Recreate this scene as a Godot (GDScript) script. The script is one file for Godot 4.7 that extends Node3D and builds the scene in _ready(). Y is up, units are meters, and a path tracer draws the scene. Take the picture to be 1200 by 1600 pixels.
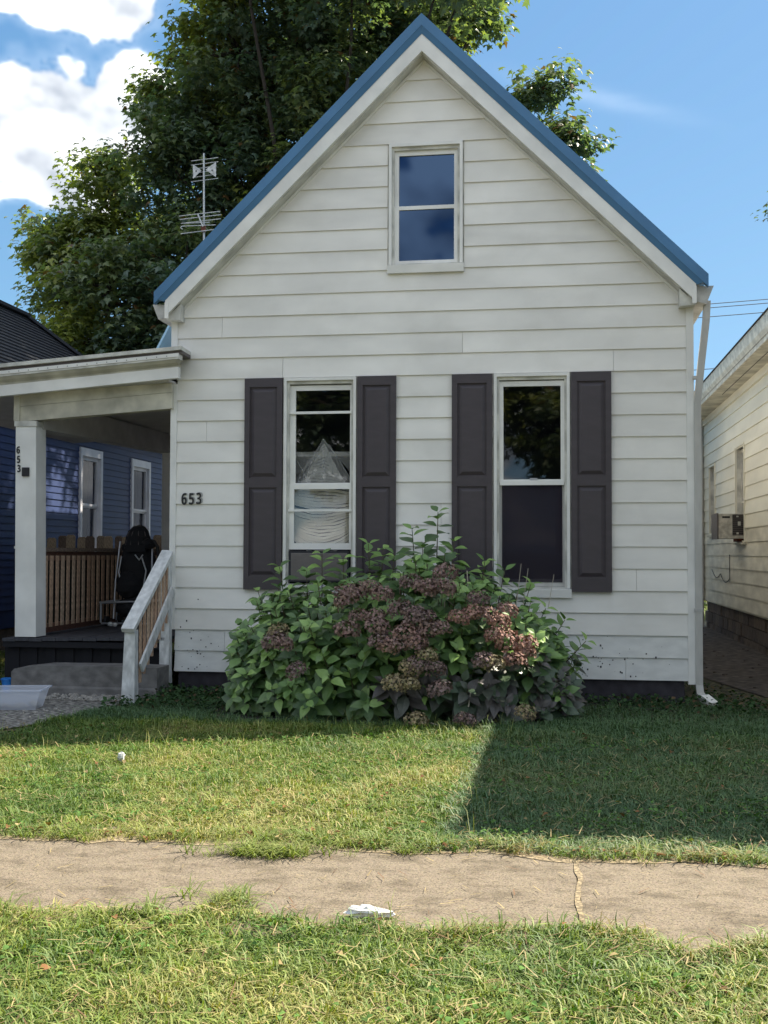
extends Node3D

var rng := RandomNumberGenerator.new()
var M := {}
var used := {}

# ------------------------------------------------------------------ mesh building
class MB:
	var v := PackedVector3Array()
	var n := PackedVector3Array()
	var c := PackedColorArray()
	var tint := Color(1, 1, 1)
	func tri(a: Vector3, b: Vector3, d: Vector3) -> void:
		var nn := (d - a).cross(b - a).normalized()
		v.append(a); v.append(b); v.append(d)
		n.append(nn); n.append(nn); n.append(nn)
		c.append(tint); c.append(tint); c.append(tint)
	func tri_n(a: Vector3, b: Vector3, d: Vector3, na: Vector3, nb: Vector3, nd: Vector3) -> void:
		if (d - a).cross(b - a).dot(na + nb + nd) < 0.0:
			var t := b; b = d; d = t
			t = nb; nb = nd; nd = t
		v.append(a); v.append(b); v.append(d)
		n.append(na); n.append(nb); n.append(nd)
		c.append(tint); c.append(tint); c.append(tint)
	func away(a: Vector3, b: Vector3, d: Vector3, from: Vector3) -> void:
		if (d - a).cross(b - a).dot((a + b + d) / 3.0 - from) < 0.0:
			tri(a, d, b)
		else:
			tri(a, b, d)
	func hexa(p: Array) -> void:   # eight corners: 0-3 one end in order, 4-7 the other end
		var m := Vector3.ZERO
		for q in p: m += q
		m /= 8.0
		for f in [[0, 1, 2, 3], [4, 5, 6, 7], [0, 1, 5, 4], [1, 2, 6, 5], [2, 3, 7, 6], [3, 0, 4, 7]]:
			away(p[f[0]], p[f[1]], p[f[2]], m)
			away(p[f[0]], p[f[2]], p[f[3]], m)
	func box(lo: Vector3, hi: Vector3) -> void:
		hexa([Vector3(lo.x, lo.y, lo.z), Vector3(hi.x, lo.y, lo.z), Vector3(hi.x, lo.y, hi.z), Vector3(lo.x, lo.y, hi.z),
			Vector3(lo.x, hi.y, lo.z), Vector3(hi.x, hi.y, lo.z), Vector3(hi.x, hi.y, hi.z), Vector3(lo.x, hi.y, hi.z)])
	func beam(a: Vector3, b: Vector3, side: Vector3, w: float, h: float) -> void:   # bar from a to b, w along side, h across
		var d := (b - a).normalized()
		var s := (side - d * side.dot(d)).normalized() * w * 0.5
		var u := d.cross(s).normalized() * h * 0.5
		hexa([a - s - u, a + s - u, a + s + u, a - s + u, b - s - u, b + s - u, b + s + u, b - s + u])
	func prism(poly: PackedVector2Array, xf: Transform3D, depth: float) -> void:   # polygon in the local xy plane, pushed along local z
		var ids := Geometry2D.triangulate_polygon(poly)
		var zz := xf.basis.z.normalized()
		var up := xf.basis.z * depth
		for i in range(0, ids.size(), 3):
			var a := xf * Vector3(poly[ids[i]].x, poly[ids[i]].y, 0)
			var b := xf * Vector3(poly[ids[i + 1]].x, poly[ids[i + 1]].y, 0)
			var d := xf * Vector3(poly[ids[i + 2]].x, poly[ids[i + 2]].y, 0)
			away(a, b, d, a + zz)
			away(a + up, b + up, d + up, a + up - zz)
		var cw := Geometry2D.is_polygon_clockwise(poly)
		for i in poly.size():
			var p := poly[i]
			var q := poly[(i + 1) % poly.size()]
			var e := q - p
			var o := Vector2(e.y, -e.x) * (-1.0 if cw else 1.0)
			var out := (xf.basis * Vector3(o.x, o.y, 0))
			var a := xf * Vector3(p.x, p.y, 0)
			var b := xf * Vector3(q.x, q.y, 0)
			var from := (a + b) * 0.5 - out
			away(a, b, b + up, from)
			away(a, b + up, a + up, from)
	func tube(path: Array, radii: Array, sides := 8, caps := true) -> void:
		var rings := []
		var side := Vector3.ZERO
		for i in path.size():
			var d: Vector3 = (path[mini(i + 1, path.size() - 1)] - path[maxi(i - 1, 0)]).normalized()
			if side == Vector3.ZERO:
				side = d.cross(Vector3.UP if absf(d.y) < 0.9 else Vector3.RIGHT).normalized()
			side = (side - d * side.dot(d)).normalized()
			var other := d.cross(side)
			var ring := []
			for k in sides:
				var t := TAU * k / sides
				ring.append(side * cos(t) + other * sin(t))
			rings.append(ring)
		for i in path.size() - 1:
			for k in sides:
				var k2 := (k + 1) % sides
				var na: Vector3 = rings[i][k]; var nb: Vector3 = rings[i][k2]
				var nc: Vector3 = rings[i + 1][k2]; var nd: Vector3 = rings[i + 1][k]
				var a: Vector3 = path[i] + na * radii[i]; var b: Vector3 = path[i] + nb * radii[i]
				var cc: Vector3 = path[i + 1] + nc * radii[i + 1]; var d2: Vector3 = path[i + 1] + nd * radii[i + 1]
				tri_n(a, b, cc, na, nb, nc)
				tri_n(a, cc, d2, na, nc, nd)
		if caps:
			for e in [0, path.size() - 1]:
				var inn: Vector3 = path[1] if e == 0 else path[path.size() - 2]
				for k in range(1, sides - 1):
					away(path[e] + rings[e][0] * radii[e], path[e] + rings[e][k] * radii[e], path[e] + rings[e][k + 1] * radii[e], inn)
	func blob(at: Vector3, r: Vector3, noise: FastNoiseLite, amp: float, rows := 8, cols := 12) -> void:   # lumpy ball with facets
		var p := func(i: int, k: int) -> Vector3:
			var t := PI * i / rows
			var f := TAU * (k % cols) / cols
			var d := Vector3(sin(t) * cos(f), cos(t), sin(t) * sin(f))
			return at + d * r * (1.0 + amp * noise.get_noise_3d(d.x * 100.0 + at.x * 37.0, d.y * 100.0, d.z * 100.0 + at.z * 37.0))
		for i in rows:
			for k in cols:
				away(p.call(i, k), p.call(i, k + 1), p.call(i + 1, k + 1), at)
				away(p.call(i, k), p.call(i + 1, k + 1), p.call(i + 1, k), at)
	func mesh() -> ArrayMesh:
		var a := []
		a.resize(Mesh.ARRAY_MAX)
		a[Mesh.ARRAY_VERTEX] = v
		a[Mesh.ARRAY_NORMAL] = n
		a[Mesh.ARRAY_COLOR] = c
		var m := ArrayMesh.new()
		if v.size():
			m.add_surface_from_arrays(Mesh.PRIMITIVE_TRIANGLES, a)
		return m

func V(x: float, y: float, z: float) -> Vector3:
	return Vector3(x, y, z)

func numbered(called: String) -> String:
	if not used.has(called):
		used[called] = 0
		return called
	used[called] += 1
	return "%s_%03d" % [called, used[called]]

func put(called: String, mesh: Mesh, mat: Material, parent: Node = null, at := Transform3D()) -> MeshInstance3D:
	var o := MeshInstance3D.new()
	o.mesh = mesh
	o.material_override = mat
	o.transform = at
	if parent == null:
		o.name = numbered(called)
		add_child(o, true)
	else:
		o.name = called
		parent.add_child(o, true)
	return o

func obj(called: String, b: MB, mat: Material, parent: Node = null) -> MeshInstance3D:
	return put(called, b.mesh(), mat, parent)

func bx(called: String, lo: Vector3, hi: Vector3, mat: Material, parent: Node = null) -> MeshInstance3D:
	var b := MB.new()
	b.box(lo, hi)
	return obj(called, b, mat, parent)

func tag(o: Node, label: String, category: String, group := "", kind := "") -> Node:
	if label: o.set_meta("label", label)
	if category: o.set_meta("category", category)
	if group: o.set_meta("group", group)
	if kind: o.set_meta("kind", kind)
	return o

func structure(o: Node, label := "", kind := "structure") -> Node:
	o.set_meta("kind", kind)
	if label: o.set_meta("label", label)
	return o

func thing(called: String, label: String, category: String, group := "", at := Vector3.ZERO) -> Node3D:
	var o := Node3D.new()
	o.name = numbered(called)
	o.position = at
	add_child(o)
	tag(o, label, category, group)
	return o

func copies(called: String, mesh: Mesh, mat: Material, places: Array, tints: Array, parent: Node = null) -> MultiMeshInstance3D:
	var mm := MultiMesh.new()
	mm.transform_format = MultiMesh.TRANSFORM_3D
	mm.use_colors = tints.size() > 0
	mm.mesh = mesh
	mm.instance_count = places.size()
	for i in places.size():
		mm.set_instance_transform(i, places[i])
		if tints.size():
			mm.set_instance_color(i, tints[i])
	var o := MultiMeshInstance3D.new()
	o.multimesh = mm
	o.material_override = mat
	o.name = numbered(called) if parent == null else called
	(self if parent == null else parent).add_child(o, true)
	return o

# ------------------------------------------------------------------ materials
func lin(r: float, g: float, b: float) -> Color:
	return Color(r, g, b).linear_to_srgb()

func noise_tex(freq: float, octaves: int, lo: float, hi: float, sd: int, size := 512, kind := FastNoiseLite.TYPE_SIMPLEX_SMOOTH) -> NoiseTexture2D:
	var f := FastNoiseLite.new()
	f.seed = sd
	f.noise_type = kind
	f.frequency = freq
	f.fractal_octaves = octaves
	var t := NoiseTexture2D.new()
	t.width = size
	t.height = size
	t.seamless = true
	t.noise = f
	var g := Gradient.new()
	g.colors = PackedColorArray([Color(lo, lo, lo), Color(hi, hi, hi)])
	g.offsets = PackedFloat32Array([0.15, 0.85])
	t.color_ramp = g
	return t

func mat(color: Color, rough := 0.8, tex: Texture2D = null, scale := 1.0, stretch := Vector3.ONE, bump: Texture2D = null, bump_cm := 0.0) -> StandardMaterial3D:
	var m := StandardMaterial3D.new()
	m.albedo_color = color
	m.roughness = rough
	if tex:
		m.albedo_texture = tex
		m.uv1_triplanar = true
		m.uv1_world_triplanar = true
		m.uv1_scale = stretch * scale
	if bump:
		m.heightmap_enabled = true
		m.heightmap_texture = bump
		m.heightmap_scale = bump_cm
		m.uv1_triplanar = true
		m.uv1_world_triplanar = true
		m.uv1_scale = stretch * scale
	m.cull_mode = BaseMaterial3D.CULL_DISABLED
	return m

func leafy(color: Color, back: Color, rough := 0.55) -> StandardMaterial3D:
	var m := StandardMaterial3D.new()
	m.albedo_color = color
	m.roughness = rough
	m.vertex_color_use_as_albedo = true
	m.backlight_enabled = true
	m.backlight = back
	m.cull_mode = BaseMaterial3D.CULL_DISABLED
	return m

func glass(a: float) -> StandardMaterial3D:
	var m := StandardMaterial3D.new()
	m.albedo_color = Color(0.12, 0.14, 0.16, a)
	m.transparency = BaseMaterial3D.TRANSPARENCY_ALPHA
	m.roughness = 0.02
	m.metallic_specular = 0.7
	m.cull_mode = BaseMaterial3D.CULL_DISABLED
	return m

func make_materials() -> void:
	var soft := noise_tex(0.006, 5, 0.92, 1.0, 11)
	var blotch := noise_tex(0.008, 5, 0.78, 1.0, 12)
	var grain := noise_tex(0.03, 4, 0.55, 1.0, 13)
	var fine := noise_tex(0.12, 3, 0.5, 1.0, 14)
	var speck := noise_tex(0.22, 2, 0.35, 1.0, 15, 512, FastNoiseLite.TYPE_CELLULAR)
	M.soft = soft; M.grain = grain; M.fine = fine; M.speck = speck; M.blotch = blotch
	M.siding = []
	for k in 4:
		var w := 1.0 - 0.022 * k
		M.siding.append(mat(lin(0.86 * w, 0.838 * w, 0.785 * w), 0.5, soft, 0.45, V(0.5, 1.0 + 0.3 * k, 0.5), soft, 0.5))
		stain(M.siding[k], 0.22, V(0.8, 0.8, 0.8), 0.12)
	M.siding_low = mat(lin(0.76, 0.76, 0.73), 0.55, noise_tex(0.012, 5, 0.93, 1.0, 19), 0.6, V(1, 2.2, 1))
	M.white = mat(lin(0.81, 0.80, 0.76), 0.5, soft, 0.6)
	M.white_old = mat(lin(0.70, 0.69, 0.63), 0.62, blotch, 0.9)
	M.cream_trim = mat(lin(0.64, 0.61, 0.50), 0.65, blotch, 0.6)
	M.blue_metal = mat(lin(0.058, 0.185, 0.36), 0.42, soft, 0.5)
	M.blue_roof = mat(lin(0.30, 0.50, 0.66), 0.3)
	M.shutter = mat(lin(0.056, 0.045, 0.052), 0.5, soft, 1.2, V(1, 3, 1))
	M.dark = mat(lin(0.03, 0.03, 0.035), 0.9)
	M.room = mat(lin(0.06, 0.055, 0.065), 0.9)
	M.foundation = mat(lin(0.055, 0.05, 0.06), 0.95, blotch, 1.5)
	M.glass = glass(0.06)
	M.dim_glass = glass(0.1)
	M.dim_glass.metallic_specular = 0.28
	M.mirror = mat(lin(0.032, 0.056, 0.105), 0.03)
	M.mirror.metallic = 1.0
	M.screen = StandardMaterial3D.new()
	M.screen.albedo_color = Color(0.17, 0.145, 0.19, 0.55)
	M.screen.transparency = BaseMaterial3D.TRANSPARENCY_ALPHA
	M.screen.roughness = 0.9
	M.gutter = mat(lin(0.55, 0.545, 0.52), 0.5, blotch, 1.0)
	M.spout = mat(lin(0.50, 0.49, 0.46), 0.5, soft, 1.2, V(2, 0.6, 2))
	M.black = mat(lin(0.012, 0.012, 0.014), 0.55)
	M.cloth = mat(lin(0.022, 0.022, 0.027), 0.95, fine, 4.0)
	M.ghost = mat(lin(0.36, 0.36, 0.345), 0.7)
	M.deck = mat(lin(0.055, 0.055, 0.065), 0.7, blotch, 1.6, V(3, 1, 0.6))
	M.skirt = mat(lin(0.010, 0.010, 0.013), 0.9)
	M.porch_ceiling = mat(lin(0.56, 0.54, 0.53), 0.8, soft, 1.0)
	M.rail_brown = mat(lin(0.19, 0.085, 0.058), 0.6, grain, 1.2, V(1, 6, 1))
	M.rail_cap = mat(lin(0.30, 0.22, 0.17), 0.7, grain, 1.2, V(1, 6, 1))
	M.cedar = []
	for k in 3:
		M.cedar.append(mat(lin([0.84, 0.74, 0.86][k], [0.56, 0.47, 0.62][k], [0.38, 0.31, 0.44][k]), 0.75, grain, 1.5, V(6, 0.7, 6)))
	M.picket = []
	for k in 3:
		M.picket.append(mat(lin([0.58, 0.24, 0.42][k], [0.43, 0.165, 0.31][k], [0.28, 0.12, 0.21][k]), 0.85, grain, 1.5, V(6, 0.7, 6)))
	M.old_paint = mat(lin(0.72, 0.725, 0.71), 0.65, noise_tex(0.02, 5, 0.80, 1.0, 21), 1.2, V(1, 0.5, 1), grain, 0.15)
	M.concrete = mat(lin(0.21, 0.20, 0.19), 0.95, blotch, 1.2, V(1, 1.5, 1), fine, 0.25)
	M.walk = mat(lin(0.42, 0.40, 0.36), 0.95, noise_tex(0.03, 5, 0.35, 1.0, 22), 1.1, Vector3.ONE, fine, 0.6)
	M.rubble = mat(lin(0.50, 0.47, 0.42), 0.95, grain, 3.0)
	M.sidewalk = mat(lin(0.25, 0.21, 0.154), 0.95, speck_image(), 1.0, Vector3.ONE * 1.3, fine, 0.12)
	stain(M.sidewalk, 0.55, V(0.6, 1, 1), 1.0)
	M.sand = mat(lin(0.39, 0.31, 0.19), 1.0, grain, 2.5)
	M.soil = mat(lin(0.105, 0.098, 0.045), 1.0, noise_tex(0.02, 5, 0.4, 1.0, 23), 0.9)
	M.bed = mat(lin(0.05, 0.043, 0.032), 1.0, grain, 1.4)
	M.dirt = mat(lin(0.115, 0.092, 0.078), 1.0, noise_tex(0.015, 5, 0.5, 1.0, 24), 0.8)
	M.bounce_concrete = mat(lin(0.34, 0.32, 0.28), 0.95, fine, 1.5)  # unseen concrete street, kept pale so sun bounces up onto the house front
	M.kerb = mat(lin(0.30, 0.28, 0.25), 0.95, grain, 1.2)
	M.bark = mat(lin(0.075, 0.058, 0.045), 0.95, grain, 2.0, V(2, 0.5, 2), grain, 1.5)
	M.blue_siding = []
	for k in 3:
		var w := 1.0 - 0.05 * k
		M.blue_siding.append(mat(lin(0.019 * w, 0.042 * w, 0.140 * w), 0.6, soft, 0.8))
	M.blue_trim = mat(lin(0.76, 0.76, 0.80), 0.5, soft, 0.8)
	M.shingle = mat(lin(0.06, 0.064, 0.078), 0.9, noise_tex(0.05, 4, 0.45, 1.0, 25), 1.2, V(1, 1, 1))
	M.cream = []
	for k in 3:
		var w := 1.0 - 0.03 * k
		M.cream.append(mat(lin(0.84 * w, 0.81 * w, 0.68 * w), 0.55, soft, 0.35, V(1, 1.6, 0.5)))
	M.cream_low = mat(lin(0.74, 0.71, 0.60), 0.6, noise_tex(0.007, 5, 0.86, 1.0, 26), 0.5, V(1, 2.0, 0.6))
	M.eave_dirty = mat(lin(0.68, 0.65, 0.55), 0.8, noise_tex(0.02, 5, 0.80, 1.0, 27), 0.8, V(1, 1, 0.5))
	M.block = []
	for k in 3:
		M.block.append(mat(lin([0.13, 0.105, 0.16][k], [0.105, 0.085, 0.125][k], [0.095, 0.08, 0.105][k]), 0.95, blotch, 2.2, Vector3.ONE, grain, 0.8))
	M.ac_case = mat(lin(0.58, 0.56, 0.50), 0.6, blotch, 2.0)
	M.ac_brown = mat(lin(0.115, 0.098, 0.095), 0.6, soft, 2.0)
	M.ac_front = mat(lin(0.185, 0.165, 0.155), 0.6, soft, 2.0)
	M.steel = mat(lin(0.42, 0.43, 0.46), 0.35)
	M.steel.metallic = 0.7
	M.alu = mat(lin(0.62, 0.62, 0.60), 0.5, blotch, 3.0)
	M.alu.metallic = 0.25
	M.rust = mat(lin(0.16, 0.05, 0.03), 0.9)
	M.blind = mat(lin(0.68, 0.65, 0.54), 0.6)
	M.blind.backlight_enabled = true
	M.blind.backlight = lin(0.3, 0.28, 0.2)
	M.film = StandardMaterial3D.new()
	M.film.albedo_color = Color(0.85, 0.85, 0.84, 0.22)
	M.film.transparency = BaseMaterial3D.TRANSPARENCY_ALPHA
	M.film.roughness = 0.4
	M.film.cull_mode = BaseMaterial3D.CULL_DISABLED
	M.paper = mat(lin(0.60, 0.60, 0.58), 0.8)
	M.veil = StandardMaterial3D.new()
	M.veil.albedo_color = Color(0.82, 0.82, 0.78, 0.42)
	M.veil.transparency = BaseMaterial3D.TRANSPARENCY_ALPHA
	M.veil.roughness = 0.6
	M.veil.cull_mode = BaseMaterial3D.CULL_DISABLED
	M.gap = mat(lin(0.01, 0.01, 0.01), 0.95)  # near-black standing for the shade between the balusters
	M.tub = StandardMaterial3D.new()
	M.tub.albedo_color = Color(0.85, 0.87, 0.92, 0.42)
	M.tub.transparency = BaseMaterial3D.TRANSPARENCY_ALPHA
	M.tub.roughness = 0.4
	M.tub.cull_mode = BaseMaterial3D.CULL_DISABLED
	M.orange = mat(lin(0.60, 0.085, 0.02), 0.6)
	M.toy_blue = mat(lin(0.015, 0.20, 0.62), 0.45)
	M.wire = mat(lin(0.10, 0.12, 0.15), 0.7)
	M.grass = leafy(Color.WHITE, lin(0.5, 0.56, 0.2), 0.6)
	M.leaf = leafy(Color.WHITE, lin(0.28, 0.40, 0.08), 0.42)
	M.weed = leafy(Color.WHITE, lin(0.28, 0.40, 0.08), 0.85)
	M.weed.metallic_specular = 0.2
	M.maple = leafy(Color.WHITE, lin(0.80, 0.95, 0.36), 0.38)
	M.flower = leafy(Color.WHITE, lin(0.2, 0.12, 0.1), 0.8)
	M.stem = mat(lin(0.10, 0.085, 0.045), 0.8)
	M.stem_dry = mat(lin(0.42, 0.38, 0.30), 0.8)

var stain_tex := {}
func stain(m: StandardMaterial3D, scale: float, stretch: Vector3, strength: float) -> void:   # broad weathering over the fine pattern
	if not stain_tex.has(strength):
		var f := FastNoiseLite.new()
		f.seed = 61
		f.frequency = 0.009
		f.fractal_octaves = 6
		f.fractal_gain = 0.6
		var t := NoiseTexture2D.new()
		t.width = 1024
		t.height = 1024
		t.seamless = true
		t.noise = f
		var g := Gradient.new()
		g.offsets = PackedFloat32Array([0.0, 0.30, 0.5, 1.0])
		var cs := PackedColorArray()
		for c in [Color(0.72, 0.71, 0.68), Color(0.86, 0.855, 0.84), Color(0.97, 0.97, 0.97), Color(1, 1, 1)]:
			cs.append(Color.WHITE.lerp(c, strength))
		g.colors = cs
		t.color_ramp = g
		stain_tex[strength] = t
	m.detail_enabled = true
	m.detail_albedo = stain_tex[strength]
	m.detail_blend_mode = BaseMaterial3D.BLEND_MODE_MUL
	m.detail_uv_layer = BaseMaterial3D.DETAIL_UV_2
	m.uv2_triplanar = true
	m.uv2_world_triplanar = true
	m.uv2_scale = stretch * scale

func speck_image() -> ImageTexture:   # exposed aggregate: pale and dark stones in a tan ground
	var s := 1024
	var im := Image.create(s, s, false, Image.FORMAT_RGB8)
	im.fill(Color(0.82, 0.81, 0.80))
	var r := RandomNumberGenerator.new()
	r.seed = 5
	for i in 2600:
		var w := r.randf_range(0.80, 0.9)
		im.fill_rect(Rect2i(r.randi_range(0, s - 1), r.randi_range(0, s - 1), r.randi_range(10, 60), r.randi_range(10, 60)), Color(w, w * r.randf_range(0.985, 1.0), w * r.randf_range(0.97, 1.0)))
	for i in 26000:
		var w := r.randf_range(0.5, 1.0)
		if r.randf() < 0.3: w = r.randf_range(0.95, 1.0)
		var x := r.randi_range(0, s - 1)
		var y := r.randi_range(0, s - 1)
		var d := r.randi_range(2, 7)
		var col := Color(w, w * r.randf_range(0.95, 1.02), w * r.randf_range(0.9, 1.02))
		im.fill_rect(Rect2i(x, y, d, d), col)
		im.fill_rect(Rect2i(x - 1, y + 1, d + 2, maxi(1, d - 2)), col)
	return ImageTexture.create_from_image(im)

# ------------------------------------------------------------------ sky, light, camera
const SUN_WAY := Vector3(-0.696, -1.0, 0.565)   # the way the sunlight travels

func make_sky() -> PanoramaSkyMaterial:
	var w := 3072
	var h := 1536
	var data := PackedByteArray()
	data.resize(w * h * 3)
	var fb := FastNoiseLite.new()
	fb.seed = 8
	fb.frequency = 1.0
	fb.noise_type = FastNoiseLite.TYPE_SIMPLEX_SMOOTH
	fb.fractal_octaves = 6
	fb.fractal_gain = 0.5
	var big := FastNoiseLite.new()
	big.seed = 31
	big.frequency = 1.0
	big.fractal_octaves = 2
	var sun := -SUN_WAY.normalized()
	# banks of cumulus: azimuth, elevation, half width, half height (degrees), strength
	var banks := [[-24.0, 26.6, 4.0, 2.1, 0.55], [-28.5, 28.0, 4.0, 3.0, 0.5], [-25.8, 20.4, 3.6, 2.7, 0.6], [-21.6, 21.8, 1.9, 1.8, 0.45], [-24.4, 17.6, 3.2, 1.3, 0.42], [-26.5, 14.4, 1.8, 0.6, 0.2], [9.5, 8.6, 2.6, 0.9, 0.42], [-33.0, 22.0, 4.0, 5.0, 0.5]]
	var cols := PackedFloat32Array()
	cols.resize(w * 2)
	for x in w:
		var a := TAU * (x + 0.5) / w
		cols[2 * x] = sin(a)
		cols[2 * x + 1] = -cos(a)
	var at := 0
	for y in h:
		var el := PI * 0.5 - PI * (y + 0.5) / h
		var eld := rad_to_deg(el)
		var sy := sin(el)
		var cy := cos(el)
		var up := clampf(sy, 0.0, 1.0)
		var t := pow(1.0 - up, 3.2)
		var base := Vector3(0.040, 0.145, 0.325).lerp(Vector3(0.235, 0.42, 0.57), t)
		for x in w:
			var d := Vector3(cols[2 * x] * cy, sy, cols[2 * x + 1] * cy)
			var c := base
			var toward := d.dot(sun)
			c *= 0.86 + 0.10 * toward + 0.16 * maxf(toward, 0.0) ** 4
			c = c.lerp(Vector3(0.85, 0.93, 1.0), 0.10 * maxf(toward, 0.0) ** 2)
			if eld > 0.5:
				var az := rad_to_deg(atan2(d.x, -d.z))
				var want := 0.0
				var near := az > -40.0 and az < 20.0 and eld < 32.0
				if near:
					want = -0.62
					for b in banks:
						var u: float = (az - b[0]) / b[2]
						var q: float = (eld - b[1]) / b[3]
						var r := u * u + q * q
						if r < 5.0:
							want = maxf(want, -0.62 + (b[4] + 0.62) * exp(-r * 0.9))
					var edge := minf(minf(az + 40.0, 20.0 - az) / 6.0, (32.0 - eld) / 4.0)
					if edge < 1.0:
						want = lerpf(0.10 + 0.5 * big.get_noise_3dv(d * 1.6 + Vector3(0.4, 0, 0)), want, edge)
				else:
					want = 0.10 + 0.5 * big.get_noise_3dv(d * 1.6 + Vector3(0.4, 0, 0))  # cloud cover outside the view, thickened to lift fill on the house front
				if want > -0.55:
					var p := Vector3(d.x, d.y * 1.5, d.z) * 5.2
					var f := fb.get_noise_3dv(p)
					var den := want + f * 1.15
					if den > 0.0:
						var g := fb.get_noise_3dv(p + Vector3(0.16, 0.5, -0.1) * 0.55)
						var lit := clampf(0.34 + (f - g) * 1.9 + 0.25 * (1.0 - clampf(den * 2.0, 0, 1)), 0.0, 1.0)
						var cl := Vector3(0.26, 0.29, 0.335).lerp(Vector3(0.86, 0.86, 0.855), lit)
						c = c.lerp(cl, smoothstep(0.0, 0.11, den) * 0.97)
					else:
						c = c.lerp(Vector3(0.8, 0.88, 0.95), 0.10 * clampf(1.0 + den * 5.0, 0, 1))
				if near:   # a faint streak of high cloud
					var u2: float = (az - 1.5 + (eld - 22.5) * 1.5) / 2.2
					var v2: float = (eld - 22.3 + (az - 1.5) * 0.25) / 0.42
					var wisp := exp(-u2 * u2 - v2 * v2) * (0.6 + 0.6 * fb.get_noise_3d(d.x * 12.0, d.y * 90.0, d.z * 12.0))
					c = c.lerp(Vector3(0.85, 0.9, 0.96), clampf(wisp * 0.16, 0.0, 0.2))
			data[at] = int(255.0 * pow(clampf(c.x, 0, 1), 1.0 / 2.2) + 0.5)
			data[at + 1] = int(255.0 * pow(clampf(c.y, 0, 1), 1.0 / 2.2) + 0.5)
			data[at + 2] = int(255.0 * pow(clampf(c.z, 0, 1), 1.0 / 2.2) + 0.5)
			at += 3
		if eld < -1.0:
			break
	var low := Color(0.20, 0.22, 0.16)
	for i in range(at, data.size(), 3):
		data[i] = int(low.r * 255.0 * 1.6)
		data[i + 1] = int(low.g * 255.0 * 1.6)
		data[i + 2] = int(low.b * 255.0 * 1.6)
	var m := PanoramaSkyMaterial.new()
	m.panorama = ImageTexture.create_from_image(Image.create_from_data(w, h, false, Image.FORMAT_RGB8, data))
	return m

func make_view() -> void:
	var cam := Camera3D.new()
	cam.name = "camera"
	cam.position = V(3.6325, 1.368, 10.531)
	cam.rotation = V(0.0366, 0.1488, 0.0032)
	cam.fov = 49.13
	cam.near = 0.1
	cam.far = 900.0
	add_child(cam)
	var e := Environment.new()
	e.background_mode = Environment.BG_SKY
	e.sky = Sky.new()
	e.sky.sky_material = make_sky()
	e.background_energy_multiplier = SKY_POWER
	e.tonemap_mode = Environment.TONE_MAPPER_LINEAR
	e.tonemap_exposure = EXPOSURE
	e.sdfgi_enabled = true
	e.ssao_enabled = true
	e.ssil_enabled = true
	var we := WorldEnvironment.new()
	we.name = "world_environment"
	we.environment = e
	add_child(we)
	var sun := DirectionalLight3D.new()
	sun.name = "sun"
	sun.light_energy = SUN_POWER
	sun.light_color = Color(1.0, 0.955, 0.88)
	sun.light_angular_distance = 0.5
	sun.shadow_enabled = true
	add_child(sun)
	sun.look_at_from_position(Vector3.ZERO, SUN_WAY, Vector3.UP)

const SKY_POWER := 0.74
const SUN_POWER := 1.3
const EXPOSURE := 3.0

# ------------------------------------------------------------------ ground
func sheet(pts: PackedVector2Array, y: float) -> MB:
	var b := MB.new()
	var ids := Geometry2D.triangulate_polygon(pts)
	for i in range(0, ids.size(), 3):
		var q := []
		for k in 3: q.append(V(pts[ids[i + k]].x, y, pts[ids[i + k]].y))
		b.away(q[0], q[1], q[2], q[0] - Vector3.UP)
	return b

func rim(n: FastNoiseLite, x: float, amp: float) -> float:
	return amp * n.get_noise_1d(x * 100.0)

var edge := FastNoiseLite.new()
func walk_near(x: float) -> float:   # edge of the bare concrete towards the street
	var e := 6.46 + rim(edge, x, 0.16) + 0.07 * edge.get_noise_1d(x * 420.0)
	if x < 1.75: e -= 0.12 * smoothstep(1.75, 1.3, x)
	return e - 0.16 * exp(-pow((x - 2.45) / 0.22, 2.0))
func walk_far(x: float) -> float:   # edge of the bare concrete towards the house
	return 5.40 + 0.06 * smoothstep(2.6, 0.8, x) + rim(edge, x + 40.0, 0.09) + 0.05 * edge.get_noise_1d(x * 420.0 + 900.0)

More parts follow.
